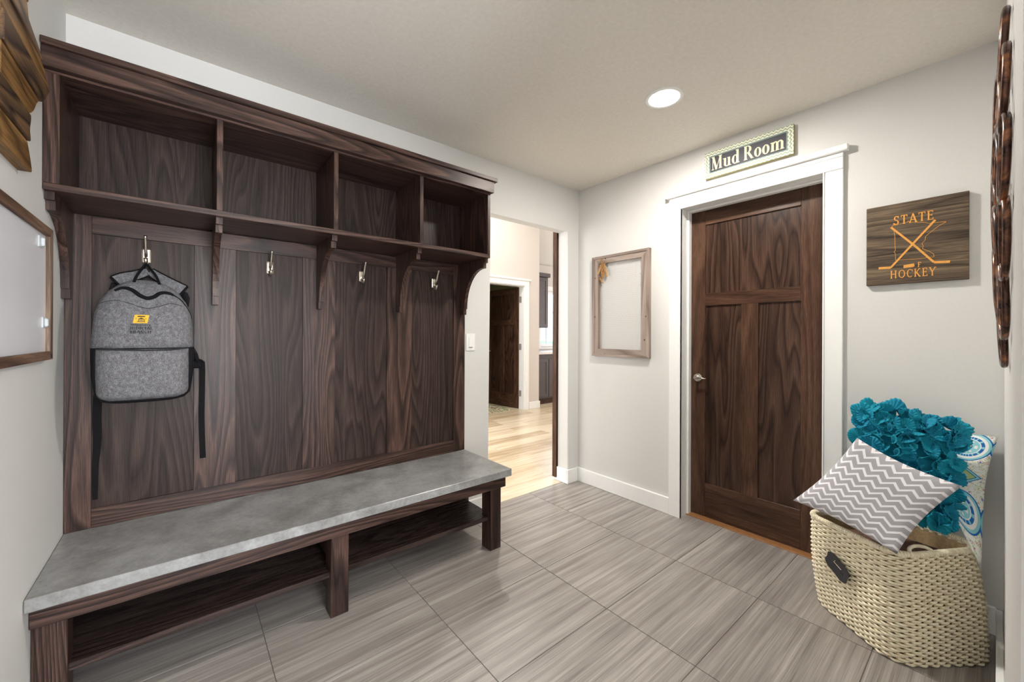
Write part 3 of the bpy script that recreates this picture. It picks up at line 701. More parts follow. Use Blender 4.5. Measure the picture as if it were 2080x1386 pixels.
# shoulder straps at the hook
def strap(ks, w0, w1, name):
    P = curve_pts(ks, 6); m = len(P)
    T = []
    for i in range(m):
        t = Vector(P[min(i + 1, m - 1)]) - Vector(P[max(i - 1, 0)]); t.normalize(); s_ = t.cross(Vector((0, -1, 0))).normalized(); T.append(s_ * (w0 + (w1 - w0) * i / (m - 1)))
    bm = bmesh.new(); ribbon(bm, P, T, (0, -.008, 0)); o = build(name, bm, 'grey_melange', bp, smooth=False)
    for sg in (1, -1):
        bm = bmesh.new(); tube(bm, [Vector(p) + t * sg + Vector((0, -.004, 0)) for p, t in zip(P, T)], .0048, 6); build('piping', bm, 'black_webbing', o, smooth=True)
    bm = bmesh.new(); tube(bm, [Vector(P[-1]) + T[-1] + Vector((0, -.004, 0)), Vector(P[-1]) - T[-1] + Vector((0, -.004, 0))], .006, 6); build('piping', bm, 'black_webbing', o, smooth=True)
strap([(-.112, 2.208, 1.476), (-.150, 2.202, 1.455), (-.182, 2.196, 1.440), (-.203, 2.196, 1.424)], .014, .025, 'shoulder_strap')
strap([(-.106, 2.208, 1.476), (-.070, 2.202, 1.449), (-.035, 2.196, 1.424), (-.002, 2.196, 1.402)], .014, .027, 'shoulder_strap')
bm = bmesh.new(); tube(bm, [(-.206, 2.205, 1.418), (-.212, 2.212, 1.40), (-.205, 2.215, 1.37)], .016, 8, flat=.5); build('strap_pad', bm, 'black_cloth', bp, smooth=True)
bm = bmesh.new(); tube(bm, [(.000, 2.205, 1.396), (.008, 2.212, 1.375), (.004, 2.215, 1.34)], .018, 8, flat=.5); build('strap_pad', bm, 'black_cloth', bp, smooth=True)
bm = bmesh.new(); tube(bm, curve_pts([(-.150, 2.150, 1.424), (-.143, 2.160, 1.450), (-.128, 2.185, 1.485), (-.117, 2.200, 1.503), (-.106, 2.185, 1.488), (-.086, 2.160, 1.455), (-.074, 2.150, 1.420)]), .0065, 8, flat=.7)
build('grab_handle', bm, 'black_webbing', bp, smooth=True)
# hanging webbing straps and buckle
bm = bmesh.new(); ribbon(bm, curve_pts([(-.256, 2.222, .985), (-.259, 2.228, .90), (-.258, 2.230, .80), (-.2635, 2.2325, .70), (-.264, 2.2325, .575)]), [Vector((.0125 - .006 * max(0, (i - 9) / 16), 0, 0)) for i in range(25)], (0, -.002, 0)); build('webbing_strap', bm, 'black_webbing', bp)
bm = bmesh.new(); ribbon(bm, curve_pts([(.040, 2.200, 1.115), (.056, 2.205, 1.106), (.064, 2.214, 1.085), (.064, 2.2255, .98), (.063, 2.2295, .84), (.068, 2.2300, .674)]), [Vector((.0105, 0, 0))] * 31, (0, -.002, 0)); build('webbing_strap', bm, 'black_webbing', bp)
bm = bmesh.new(); box(bm, .030, .062, 2.190, 2.202, 1.074, 1.106, bev=.004); build('buckle', bm, 'black_webbing', bp)
bm = bmesh.new(); tube(bm, [(.028, 2.18, 1.16), (.040, 2.19, 1.135), (.046, 2.196, 1.10)], .012, 8, flat=.5); build('strap_pad', bm, 'black_cloth', bp, smooth=True)
# emblem and embroidered lettering
def on_bag(x, z, off): return Vector((x, fy(x, z, off), z))
pt = [(-.1475, 1.262), (-.1065, 1.262), (-.1015, 1.294), (-.1425, 1.294)]
bm = bmesh.new(); g = []
for i in range(9):
    u = i / 8; g.append([bm.verts.new(on_bag(pt[0][0] + (pt[1][0] - pt[0][0]) * u + (pt[3][0] - pt[0][0]) * v, pt[0][1] + (pt[3][1] - pt[0][1]) * v, .0034)) for v in (0, .5, 1)])
for a, b in zip(g, g[1:]):
    for j in range(2): bm.faces.new((a[j], b[j], b[j + 1], a[j + 1]))
em = build('emblem', bm, 'patch_yellow', bp, label='yellow parallelogram patch with a columned building')
bm = bmesh.new()
def quad(pts, off=.0042): bm.faces.new([bm.verts.new(on_bag(x, z, off)) for x, z in pts])
ex, ez = -.1245, 1.2665
quad([(ex - .012, ez), (ex + .012, ez), (ex + .0125, ez + .002), (ex - .0115, ez + .002)])
for q in range(5):
    xx = ex - .008 + q * .0042; quad([(xx, ez + .0028), (xx + .0017, ez + .0028), (xx + .002, ez + .0115), (xx + .0003, ez + .0115)])
quad([(ex - .0095, ez + .012), (ex + .0105, ez + .012), (ex + .0005, ez + .0172)])
quad([(ex - .011, ez + .0195), (ex + .012, ez + .0195), (ex + .0105, ez + .0235), (ex - .009, ez + .0235)])
for sx in (-1, 1): quad([(ex + sx * .0125, ez + .011), (ex + sx * .0155, ez + .012), (ex + sx * .014, ez + .0155)])
build('emblem_print', bm, 'thread_black', em)
bm = bmesh.new()
for txt, x0, x1, z0, hh in (('MINNESOTA', -.1525, -.0965, 1.2525, .0060), ('JUDICIAL', -.1560, -.0905, 1.2380, .0105), ('BRANCH', -.1545, -.0945, 1.2235, .0105)):
    lay_text(bm, txt, lambda s_, t_, x0=x0, z0=z0: on_bag(x0 + s_, z0 + t_, .0034), hh, x1 - x0, W=.20, T=.09, S=.08, track=.05)
build('lettering', bm, 'thread_black', bp, label='black embroidered lettering')

# ------------------------------------------------------------------ left wall: whiteboard and wooden wall art
wb = thing('whiteboard', 'whiteboard in a rustic brown wooden frame on the wall by the bench', 'whiteboard', (XA, 1.6, 1.14))
y0, y1, z0, z1 = 1.10, 1.945, 1.139, 1.555
def mitre(bm, axis, a0, a1, b0, b1, wdt, wb_, x0, x1, side):
    """one mitred frame side in the yz plane"""
    if side == 'top': p = [(a0, b1), (a1, b1), (a1 - wdt, b1 - wb_), (a0 + wdt, b1 - wb_)]
    if side == 'bottom': p = [(a0, b0), (a1, b0), (a1 - wdt, b0 + wb_), (a0 + wdt, b0 + wb_)]
    if side == 'left': p = [(a0, b0), (a0, b1), (a0 + wdt, b1 - wb_), (a0 + wdt, b0 + wb_)]
    if side == 'right': p = [(a1, b0), (a1, b1), (a1 - wdt, b1 - wb_), (a1 - wdt, b0 + wb_)]
    prism(bm, p, 'x', x0, x1)
for sd, mt in (('top', 'rustic_brown'), ('bottom', 'rustic_brown'), ('left', 'rustic_brown_z'), ('right', 'rustic_brown_z')):
    bm = bmesh.new(); mitre(bm, 'x', y0, y1, z0, z1, .035, .026, XA, XA + .022, sd); build('frame', bm, mt, wb)
bd = build('board', B(XA, XA + .012, y0 + .034, y1 - .034, z0 + .025, z1 - .025), 'whiteboard', wb)
for yy, zz in ((1.845, 1.500), (1.888, 1.256)):
    bm = bmesh.new(); box(bm, XA + .011, XA + .015, yy - .022, yy + .022, zz - .017, zz + .017, bev=.0015); box(bm, XA + .013, XA + .022, yy - .005, yy + .009, zz - .013, zz + .013, bev=.003)
    build('clip', bm, 'clear_plastic', wb, label='small clear plastic clip')
bm = bmesh.new(); box(bm, XA + .021, XA + .0228, 1.918, 1.934, 1.144, 1.156); build('corner_nail', bm, 'dark_hole', wb)
# wooden state-shaped art made of horizontal boards with a ragged edge
wa = thing('plank_wall_art', 'stacked plank wall art in dark and golden wood with a ragged edge', 'wall art', (XA, 1.6, 1.65))
edge = [(1.64, 1.652), (1.635, 1.675), (1.600, 1.72), (1.592, 1.748), (1.605, 1.776), (1.598, 1.79), (1.645, 1.824), (1.655, 1.842), (1.675, 1.858), (1.705, 1.874), (1.755, 1.915), (1.802, 1.962), (1.765, 1.985), (1.735, 1.968), (1.705, 1.992), (1.675, 1.995), (1.650, 1.990), (1.640, 2.005), (1.600, 2.02), (1.570, 2.02), (1.568, 2.035), (1.555, 2.062), (1.545, 2.09), (1.60, 2.12), (1.66, 2.15), (1.66, 2.2)]
edge = [(y * 1.0276, 1.2218 + (z - 1.2218) * 1.0276) for y, z in edge]
edge2 = sorted(edge, key=lambda p: p[1])
def edge_y(z):
    for (ya, za), (yb, zb) in zip(edge2, edge2[1:]):
        if za <= z <= zb: return ya + (yb - ya) * (z - za) / max(1e-6, zb - za)
    return edge2[-1][0]
rows = [(1.652, 1.722, 1.395, .026, 'art_gold'), (1.722, 1.792, 1.395, .032, 'art_dark'), (1.792, 1.868, 1.425, .030, 'art_gold'), (1.868, 1.938, 1.428, .034, 'art_dark'), (1.938, 1.992, 1.430, .028, 'art_gold'), (1.992, 2.058, 1.432, .034, 'art_grey'), (2.058, 2.128, 1.420, .036, 'art_gold'), (2.128, 2.198, 1.42, .03, 'art_dark')]
for za, zb, yl, th, mt in rows:
    za, zb = 1.2218 + (za - 1.2218) * 1.0276, 1.2218 + (zb - 1.2218) * 1.0276
    op = [(yl, za + .0005), ]
    nseg = 7
    op += [(edge_y(za + (zb - za) * i / nseg) + random.uniform(-.004, .004), za + .0005 + (zb - za - .001) * i / nseg) for i in range(nseg + 1)]
    op += [(yl, zb - .0005)]
    bm = bmesh.new(); prism(bm, op, 'x', XA, XA + th)
    bmesh.ops.bevel(bm, geom=[e for e in bm.edges if abs(e.verts[0].co.x - XA - th) < 1e-5 and abs(e.verts[1].co.x - XA - th) < 1e-5], offset=.002, segments=1, affect='EDGES')
    build('plank', bm, mt, wa)

# ------------------------------------------------------------------ light switch
sw = thing('light_switch', 'white paddle light switch plate between the bench unit and the hall opening', 'switch', (1.49, YA, 1.115))
build('plate', B(1.4545, 1.5255, YA - .006, YA, 1.115, 1.231, bev=.003, seg=2), 'plate_white', sw)
rk = build('rocker', B(1.474, 1.506, YA - .0085, YA - .004, 1.141, 1.206, bev=.002), 'plate_white', sw)
build('dimmer_slot', B(1.476, 1.504, YA - .0088, YA - .006, 1.136, 1.1395), 'grout', sw)
for zz in (1.126, 1.220):
    bm = bmesh.new(); lathe(bm, (1.49, YA - .0058, zz), (0, -1, 0), [(.003, 0), (.0025, .001)], 10); build('screw', bm, 'plate_white', sw)

# ------------------------------------------------------------------ chicken wire frame with clothespins
wf = thing('wire_frame', 'weathered grey wooden frame strung with chicken wire beside the door', 'frame', (XB, 1.83, 1.06))
fa0, fa1, fb0, fb1 = 1.572, 2.084, 1.058, 1.848
for sd, mt in (('top', 'grey_wood_y'), ('bottom', 'grey_wood_y'), ('left', 'grey_wood_z'), ('right', 'grey_wood_z')):
    bm = bmesh.new(); mitre(bm, 'x', fa0, fa1, fb0, fb1, .064, .058, XB - .024, XB - .0005, sd)
    rl_ = build('rail', bm, mt, wf)
    bm = bmesh.new(); mitre(bm, 'x', fa0, fa1, fb0, fb1, .020, .018, XB - .030, XB - .023, sd)
    build('lip', bm, mt, rl_)
bm = bmesh.new(); pitch = .0195; rr = .0007; hx = XB - .012
iy0, iy1, iz0, iz1 = fa0 + .06, fa1 - .06, fb0 + .055, fb1 - .055
def seg4(p, q):
    d = (q - p); d.normalize(); s_ = d.cross(Vector((1, 0, 0))).normalized() * rr; u_ = Vector((rr, 0, 0))
    a = [bm.verts.new(p + t) for t in (s_, u_, -s_, -u_)]; b_ = [bm.verts.new(q + t) for t in (s_, u_, -s_, -u_)]
    for j in range(4): bm.faces.new((a[j], a[(j + 1) % 4], b_[(j + 1) % 4], b_[j]))
nz = int((iz1 - iz0) / (pitch * .75)) + 2
for r_ in range(nz):
    zc = iz0 + r_ * pitch * .75
    yy = iy0 + (pitch / 2 if r_ % 2 else 0)
    while yy < iy1:
        A_ = Vector((hx, yy, zc)); B_ = Vector((hx, yy + pitch / 2, zc + pitch * .25)); C_ = Vector((hx, yy + pitch, zc)); D_ = Vector((hx, yy + pitch / 2, zc + pitch * .75))
        if B_.y < iy1 and zc < iz1:
            seg4(A_, B_)
            if C_.y < iy1 + .005: seg4(B_, C_)
            if D_.z < iz1 + .005: seg4(B_, D_)
        yy += pitch
build('chicken_wire', bm, 'wire_metal', wf, kind='stuff')
for (yy, zz) in ((1.955, 1.825), (2.055, 1.68), (2.058, 1.37), (1.60, 1.36), (1.61, 1.19), (1.96, 1.075), (1.69, 1.072)):
    bm = bmesh.new(); lathe(bm, (XB - .0242, yy, zz), (-1, 0, 0), [(.006, 0), (.004, .0012)], 10); build('knot', bm, 'art_dark', wf)
# pegs
def peg():
    t = thing('clothespin', 'x', 'clothespin', (0, 0, 0), 'wooden clothespins clipped to the chicken wire')
    for s_ in (-1, 1):
        bm = bmesh.new(); prism(bm, [(s_ * .0006, -.035), (s_ * .0042, -.035), (s_ * .0075, -.004), (s_ * .0088, .035), (s_ * .0060, .035), (s_ * .0016, -.002)], 'x', -.0048, .0048)
        build('prong', bm, 'peg_wood', t)
    bm = bmesh.new(); tube(bm, [(-.0055, -.008, .004), (-.0062, 0, .007), (-.0055, .008, .004)], .0013, 6); build('spring', bm, 'wire_metal', t, smooth=True)
    return t
pegs = [(2.003, 1.772, 18), (1.985, 1.795, -10), (1.966, 1.775, 22), (2.012, 1.742, 25), (1.988, 1.738, 8), (1.958, 1.748, -22), (1.978, 1.706, 12), (1.950, 1.716, -16), (2.002, 1.664, -38)]
for i, (yy, zz, an) in enumerate(pegs):
    if i == 0: p0 = peg(); o = p0; o.location = (XB - .022, yy, zz)
    else: o = copy_tree(p0, (XB - .022, yy, zz))
    o.rotation_euler = (math.radians(an), 0, 0)
    o['label'] = 'wooden clothespin clipped near the corner of the chicken wire frame'
o['label'] = 'lowest wooden clothespin, strongly tilted, on the chicken wire frame'

# ------------------------------------------------------------------ mud room sign
ms = thing('mud_room_sign', 'Mud Room sign with cream letters and a zigzag border above the door', 'sign', (XB, .945, 2.214))
sy0, sy1, sz0, sz1 = .706, 1.184, 2.214, 2.377
build('backing', B(XB - .022, XB - .0005, sy0, sy1, sz0, sz1, bev=.001), 'sign_edge', ms)
for z0_, z1_ in ((sz0, sz0 + .028), (sz1 - .028, sz1)): build('border', B(XB - .0245, XB - .0215, sy0, sy1, z0_, z1_), 'zigzag_h', ms)
for y0_, y1_ in ((sy0, sy0 + .028), (sy1 - .028, sy1)): build('border', B(XB - .0246, XB - .0215, y0_, y1_, sz0 + .028, sz1 - .028), 'zigzag_v', ms)
build('mat', B(XB - .0235, XB - .0218, sy0 + .028, sy1 - .028, sz0 + .028, sz1 - .028), 'sign_teal', ms)
build('panel', B(XB - .0243, XB - .0230, sy0 + .035, sy1 - .035, sz0 + .034, sz1 - .036), 'sign_ink', ms)
bm = bmesh.new(); lay_text(bm, 'Mud Room', lambda s_, t_: Vector((XB - .0252, sy1 - .043 - s_, sz0 + .044 + t_)), .080, .394, W=.20, T=.05, S=.06, track=.015, depth=Vector((.001, 0, 0)))
build('lettering', bm, 'sign_letter', ms, label='cream Mud Room lettering')

# ------------------------------------------------------------------ hockey sign
hs = thing('hockey_sign', 'dark wood State of Hockey plaque with crossed orange hockey sticks', 'sign', (XB, .241, 1.465))
hy0, hy1, hz0, hz1 = .077, .405, 1.466, 1.839
build('board', B(XB - .022, XB - .0005, hy0, hy1, hz0, hz1, bev=.0015), 'sign_wood', hs)
# marks were read off the photograph in fractions of the board (from its door side, from its top)
hx_ = XB - .0222; HW, HH = hy1 - hy0, hz1 - hz0
def hp(u, v): return Vector((hx_ - .0006, hy1 - u * HW, hz1 - v * HH))
def htext(txt, u0, u1, vb, vt, W, T, S):
    bm = bmesh.new(); hh = (vb - vt) * HH
    lay_text(bm, txt, lambda s_, t_: hp(u0 + s_ / HW, vb - t_ / HH), hh, (u1 - u0) * HW, W=W, T=T, S=S, track=.12, depth=Vector((.001, 0, 0)))
    return build('lettering', bm, 'inlay_orange', hs, label='orange carved lettering')
htext('STATE', .29, .69, .265, .155, .17, .08, .05)
htext('HOCKEY', .26, .71, .93, .83, .15, .08, .05)
htext('F', .535, .57, .815, .755, .16, .1, .04)
bm = bmesh.new()
def hpoly(pts): bm.faces.new([bm.verts.new(hp(u, v) - Vector((len(bm.faces) * 2e-5, 0, 0))) for u, v in pts])
def hline(pts, w):
    for (u0, v0), (u1, v1) in zip(pts, pts[1:]):
        du, dv = (u1 - u0) * HW, (v1 - v0) * HH; L = math.hypot(du, dv) or 1; nu, nv = -dv / L * w / 2 / HW, du / L * w / 2 / HH
        hpoly([(u0 + nu, v0 + nv), (u1 + nu, v1 + nv), (u1 - nu, v1 - nv), (u0 - nu, v0 - nv)])
S1 = [(.265, .285), (.50, .545), (.69, .775), (.835, .785)]; S2 = [(.70, .275), (.47, .545), (.265, .790), (.135, .785)]
for S_ in (S1, S2):
    hline(S_[:3], .0078); hline(S_[2:], .0105)
build('crossed_sticks', bm, 'inlay_orange', hs, label='crossed orange hockey sticks')
bm = bmesh.new()
hline([(.275, .268), (.43, .255), (.44, .235), (.455, .255), (.55, .275), (.60, .285), (.64, .305), (.72, .308), (.80, .315), (.72, .36), (.655, .415), (.61, .455), (.605, .50), (.575, .535), (.588, .57), (.58, .60), (.64, .635), (.685, .675), (.69, .71), (.50, .715), (.315, .705), (.312, .62), (.298, .60), (.312, .575), (.308, .52), (.305, .40), (.295, .33), (.275, .268)], .0015)
build('state_outline', bm, 'inlay_orange', hs, label='thin orange state outline')
bm = bmesh.new(); hpoly([(.395, .775), (.50, .765), (.505, .80), (.49, .808), (.395, .812)]); build('puck', bm, 'inlay_orange', hs)

# ------------------------------------------------------------------ recessed light
def downlight(name, c, label, power, zc):
    t = thing(name, label, 'ceiling light', (c[0], c[1], zc - .004))
    bm = bmesh.new(); n = 40; rs = [(.094, 0.0), (.094, -.003), (.086, -.005), (.074, -.004), (.070, 0.0)]; rings = [[bm.verts.new((c[0] + r_ * math.cos(2 * PI * j / n), c[1] + r_ * math.sin(2 * PI * j / n), zc + d)) for j in range(n)] for r_, d in rs]
    for a, b_ in zip(rings, rings[1:]):
        for j in range(n): bm.faces.new((a[j], a[(j + 1) % n], b_[(j + 1) % n], b_[j]))
    build('trim_ring', bm, 'trim_white', t, smooth=True)
    bm = bmesh.new(); lathe(bm, (c[0], c[1], zc - .0045), (0, 0, 1), [(.074, 0), (.074, .004)], 40); build('lens', bm, 'lamp_lens', t)
    l = bpy.data.lights.new(name + '_light', 'AREA'); l.shape = 'DISK'; l.size = .14; l.energy = power; l.color = (1, .95, .88)
    o = bpy.data.objects.new(name + '_light', l); COL.objects.link(o); o.parent = t; o.location = (0, 0, -.006)
    return t
downlight('recessed_light', (1.898, 1.088), 'bright round recessed ceiling light in the mud room', 20, H)
downlight('recessed_light', (.55, -1.15), 'added unseen recessed ceiling light over the entry vestibule', 12, H)  # extra lamp added out of view behind the camera
downlight('recessed_light', (3.3, 3.9), 'recessed ceiling light in the hall beyond the opening', 30, 3.55)
bm = bmesh.new(); lathe(bm, (2.04, .03, H), (0, 0, -1), [(.004, 0), (.008, .004), (.008, .010), (.003, .013)], 12)
tag(build('ceiling_screw', bm, 'dark_hole'), 'tiny black screw cap on the ceiling near the ring wreath', 'screw')

# ------------------------------------------------------------------ ring wreath on the near wall
rw = thing('ring_wall_decor', 'round wall decoration of interlaced coppery brown rings', 'wall decor', (1.50, YD, 1.147))
cx_, cz_ = 1.50, 1.552
k_ = 0
def ring(px, pz, rad, lift, tilt, az):
    bm = bmesh.new(); P = []
    for j in range(26):
        a = 2 * PI * j / 26; ux, uz = math.cos(a) * rad, math.sin(a) * rad
        P.append((px + ux, YD + .0085 + lift + tilt * math.sin(a - az) * rad, pz + uz))
    P = [(x, max(y, YD + .0075), z) for x, y, z in P]
    tube(bm, P, .0058, 8, closed=True); build('ring', bm, 'copper_lacquer', rw, smooth=True)
for q in range(14):
    a = 2 * PI * q / 14; ring(cx_ + .325 * math.cos(a), cz_ + .325 * math.sin(a), .078, .003, .045, a + 1.2)
for q in range(9):
    a = 2 * PI * (q + .5) / 9; ring(cx_ + .215 * math.cos(a), cz_ + .215 * math.sin(a), .082, .009, .045, a + 2.2)
for q in range(5):
    a = 2 * PI * q / 5; ring(cx_ + .105 * math.cos(a), cz_ + .105 * math.sin(a), .080, .012, .04, a + 1.7)
ring(cx_, cz_, .06, .014, 0, 0)
ring(cx_, cz_, .30, .004, 0, 0)

# ------------------------------------------------------------------ wicker basket
bk = thing('wicker_basket', 'square natural wicker basket full of cushions in the corner by the door', 'basket', (2.30, .28, 0))
E1 = Vector((.6125, .7905, 0)); E2 = Vector((.829, -.559, 0)); E1.normalize(); E2 = Vector((E1.y, -E1.x, 0))
W1, W2 = .430, .420; RC = .085; HB = .40
FC = Vector((2.018, .231, 0))
def rr_path(grow, n_side, shift):
    """rounded rectangle loop: list of (point, outward normal), evenly spaced"""
    c = FC + E1 * W1 / 2 + E2 * W2 / 2 + shift; a, b_ = W1 / 2 + grow, W2 / 2 + grow; r_ = RC
    dens = []
    corners = [(a - r_, b_ - r_, 0), (-(a - r_), b_ - r_, 90), (-(a - r_), -(b_ - r_), 180), (a - r_, -(b_ - r_), 270)]
    raw = []
    for cx, cy, a0 in corners:
        for i in range(13):
            t = math.radians(a0 + 90 * i / 12); raw.append((cx + r_ * math.cos(t), cy + r_ * math.sin(t)))
    raw.append(raw[0]); L = [0]
    for p, q in zip(raw, raw[1:]): L.append(L[-1] + math.hypot(q[0] - p[0], q[1] - p[1]))
    out = []; j = 0
    for i in range(n_side):
        s_ = L[-1] * i / n_side
        while L[j + 1] < s_: j += 1
        t = (s_ - L[j]) / (L[j + 1] - L[j]); x = raw[j][0] + (raw[j + 1][0] - raw[j][0]) * t; y = raw[j][1] + (raw[j + 1][1] - raw[j][1]) * t
        dx, dy = raw[j + 1][0] - raw[j][0], raw[j + 1][1] - raw[j][1]; d = math.hypot(dx, dy)
        un_, vn_ = (x / a + 1) / 2, (y / b_ + 1) / 2; k_t = shift.z / HB
        dr_ = (Vector((.035, .002, 0)) * (1 - un_) * (1 - vn_) + Vector((-.034, .018, 0)) * un_ * (1 - vn_) + Vector((.05, .045, 0)) * (1 - un_) * vn_ + Vector((-.01, .0, 0)) * un_ * vn_) * k_t + Vector((-.11, -.03, 0)) * max(0.0, un_ * vn_) ** 1.5
        out.append((c + E1 * x + E2 * y + dr_ - Vector((0, 0, shift.z)), E1 * (dy / d) + E2 * (-dx / d)))
    return out
NS = 66; NR = 42
def shape(z):
    t = z / HB; g = -.012 + .014 * math.sin(PI * t) * .6 + .004 * t
    return g, Vector((0, 0, z))
bm = bmesh.new()
for r_ in range(NR):
    z = .007 + (HB - .016) * r_ / (NR - 1); g, sh = shape(z); path = rr_path(g, NS * 4, sh); P = []; RR = []
    for i, (p, nrm) in enumerate(path):
        off = .0048 * math.sin(PI * i / 4 + PI / 4 + r_ * PI)
        jit = .0016 * mnoise.noise(Vector((p.x * 30, p.y * 30, z * 60))); zz = .0022 * mnoise.noise(Vector((p.x * 9, p.y * 9, r_ * 3.1)))
        P.append(p + nrm * (off + jit) + Vector((0, 0, max(z + zz, .0052))))
        RR.append(.0049 + .0008 * mnoise.noise(Vector((p.x * 22, p.y * 22, r_ * 1.7))))
    tube(bm, P, RR, 6, closed=True)
build('weave', bm, 'wicker', bk, smooth=True, kind='stuff')
bm = bmesh.new()
pb = [rr_path(shape(z)[0], NS, shape(z)[1]) for z in (0, .2, HB)]
for i in range(NS):
    tube(bm, [pb[0][i][0] + Vector((0, 0, .003)), pb[1][i][0] + Vector((0, 0, .2)), pb[2][i][0] + Vector((0, 0, HB))], .0034, 5)
build('stakes', bm, 'wicker_dark', bk, smooth=True, kind='stuff')
bm = bmesh.new(); g, sh = shape(HB); path = rr_path(g + .001, 160, sh); tube(bm, [p + Vector((0, 0, HB)) for p, _ in path], .0095, 8, closed=True)
NH = 170 * 8; ph = rr_path(g + .001, NH, sh); P = []
for i, (p, nrm) in enumerate(ph):
    a = 2 * PI * i / 8; P.append(p + nrm * (.0098 * math.cos(a)) + Vector((0, 0, HB + .0098 * math.sin(a))))
tube(bm, P, .0026, 4, closed=True)
build('rim', bm, 'wicker', bk, smooth=True)
g0, s0 = shape(0.0); g1, s1 = shape(HB)
bm = bmesh.new(); pa = rr_path(g0 - .012, 60, s0); pc = rr_path(g1 - .012, 60, s1)
va_ = [bm.verts.new(p + Vector((0, 0, .006))) for p, _ in pa]; vb_ = [bm.verts.new(p + Vector((0, 0, HB - .01))) for p, _ in pc]
bm.faces.new(va_)
for i in range(60): bm.faces.new((va_[i], va_[(i + 1) % 60], vb_[(i + 1) % 60], vb_[i]))
build('inner_lining', bm, 'liner', bk, smooth=True)
# small rope handle on the rim and the chalk tag
hd = FC + E2 * .13 + Vector((.035, .02, HB))
bm = bmesh.new(); P = [hd + E2 * (.045 * math.cos(a)) + E1 * (.012 + .018 * math.sin(a)) + Vector((0, 0, .004 + .014 * math.sin(a))) for a in [PI * i / 14 for i in range(15)]]
tube(bm, P, .0065, 8); build('handle', bm, 'wicker', bk, smooth=True)
tg = thing('chalk_tag', 'small black scalloped chalkboard tag clipped to the wicker basket', 'tag', FC + E1 * .234 - E2 * .0165 + Vector((0, 0, .20)))
TC = FC + E1 * .234 - E2 * .0225 + Vector((0, 0, .243)); an = math.radians(-24)
def tp(u, v, o=0.0): # tag plane: u towards the front corner, v up
    uu = u * math.cos(an) - v * math.sin(an); vv = u * math.sin(an) + v * math.cos(an)
    return TC - E1 * uu + Vector((0, 0, vv)) - E2 * o
prof = [(-.058, -.020), (-.050, -.030), (-.042, -.032), (-.034, -.037), (0, -.034), (.034, -.037), (.042, -.032), (.050, -.030), (.058, -.020), (.054, 0), (.058, .020), (.050, .030), (.042, .032), (.034, .037), (0, .034), (-.034, .037), (-.042, .032), (-.050, .030), (-.058, .020), (-.054, 0)]
bm = bmesh.new(); f0 = [bm.verts.new(tp(u, v, 0)) for u, v in prof]; f1 = [bm.verts.new(tp(u, v, .003)) for u, v in prof]; bm.faces.new(f0); bm.faces.new(f1[::-1])
for i in range(len(prof)): bm.faces.new((f0[i], f0[(i + 1) % len(prof)], f1[(i + 1) % len(prof)], f1[i]))
build('slate', bm, 'chalk_black', tg)
bm = bmesh.new(); tube(bm, [tp(-.014, .020, .005), tp(-.018, .010, .005), tp(.022, .012, .005)], .0013, 6); build('clip', bm, 'clip_white', tg, label='thin cream wire clip')
bm = bmesh.new()
for pts in ([(-.036, .012), (-.036, -.006)], [(-.030, .012), (-.022, .012), (-.026, .004), (-.021, -.003), (-.028, -.008)], [(-.008, .010), (-.013, .0), (-.008, -.009), (-.002, -.008)], [(.004, -.006), (.009, .002), (.013, -.006), (.008, -.009), (.004, -.006)], [(.018, -.007), (.021, .002), (.026, -.006), (.030, .003), (.036, -.008)], [(.040, .008), (.040, -.010)]):
    tube(bm, [tp(u, v, .0032) for u, v in pts], .0006, 4)
build('chalk_scribble', bm, 'chalk', tg)

# ------------------------------------------------------------------ cushions
def pillow_mesh(c, thick, n=28, sag=None, front=.5, puff_=1.0, seed=0):
    """c: corners (0,0),(1,0),(1,1),(0,1) as vectors; returns bm with uv"""
    c = [Vector(p) for p in c]; nrm = ((c[1] - c[0]).cross(c[3] - c[0])).normalized()
    bm = bmesh.new(); uvl = bm.loops.layers.uv.new('UVMap'); grids = []
    for side in (1, -1):
        g = []
        for i in range(n + 1):
            row = []
            for j in range(n + 1):
                u, v = i / n, j / n
                # edges bow inwards between the pointed corners
                bu = .045 * math.sin(PI * v); bv = .045 * math.sin(PI * u)
                uu = u + bu * (1 - 2 * u); vv = v + bv * (1 - 2 * v)
                p = (c[0] * (1 - uu) + c[1] * uu) * (1 - vv) + (c[3] * (1 - uu) + c[2] * uu) * vv
                e = (max(0, 1 - (2 * u - 1) ** 2) * max(0, 1 - (2 * v - 1) ** 2)) ** .48
                d = thick * (front if side > 0 else 1 - front) * e + .003 * e * mnoise.noise(Vector((u * 5 + seed, v * 5, side)))
                p = p + nrm * d * side
                if sag: p = sag(u, v, p)
                row.append(p)
            g.append(row)
        grids.append(g)
    vs = {}
    def vert(s_, i, j):
        edge_ = i in (0, n) or j in (0, n)
        key = (0 if edge_ else s_, i, j)
        if key not in vs: vs[key] = bm.verts.new(grids[s_][i][j])
        return vs[key]
    for s_ in (0, 1):
        for i in range(n):
            for j in range(n):
                q = [(i, j), (i + 1, j), (i + 1, j + 1), (i, j + 1)]
                if s_: q = q[::-1]
                f = bm.faces.new([vert(s_, *x) for x in q])
                for lp, x in zip(f.loops, q): lp[uvl].uv = (x[0] / n, x[1] / n)
    return bm, nrm
def build_keep(name, bm, mat, parent=None, smooth=True, origin=None):
    return build(name, bm, mat, parent, smooth=smooth, origin=origin)
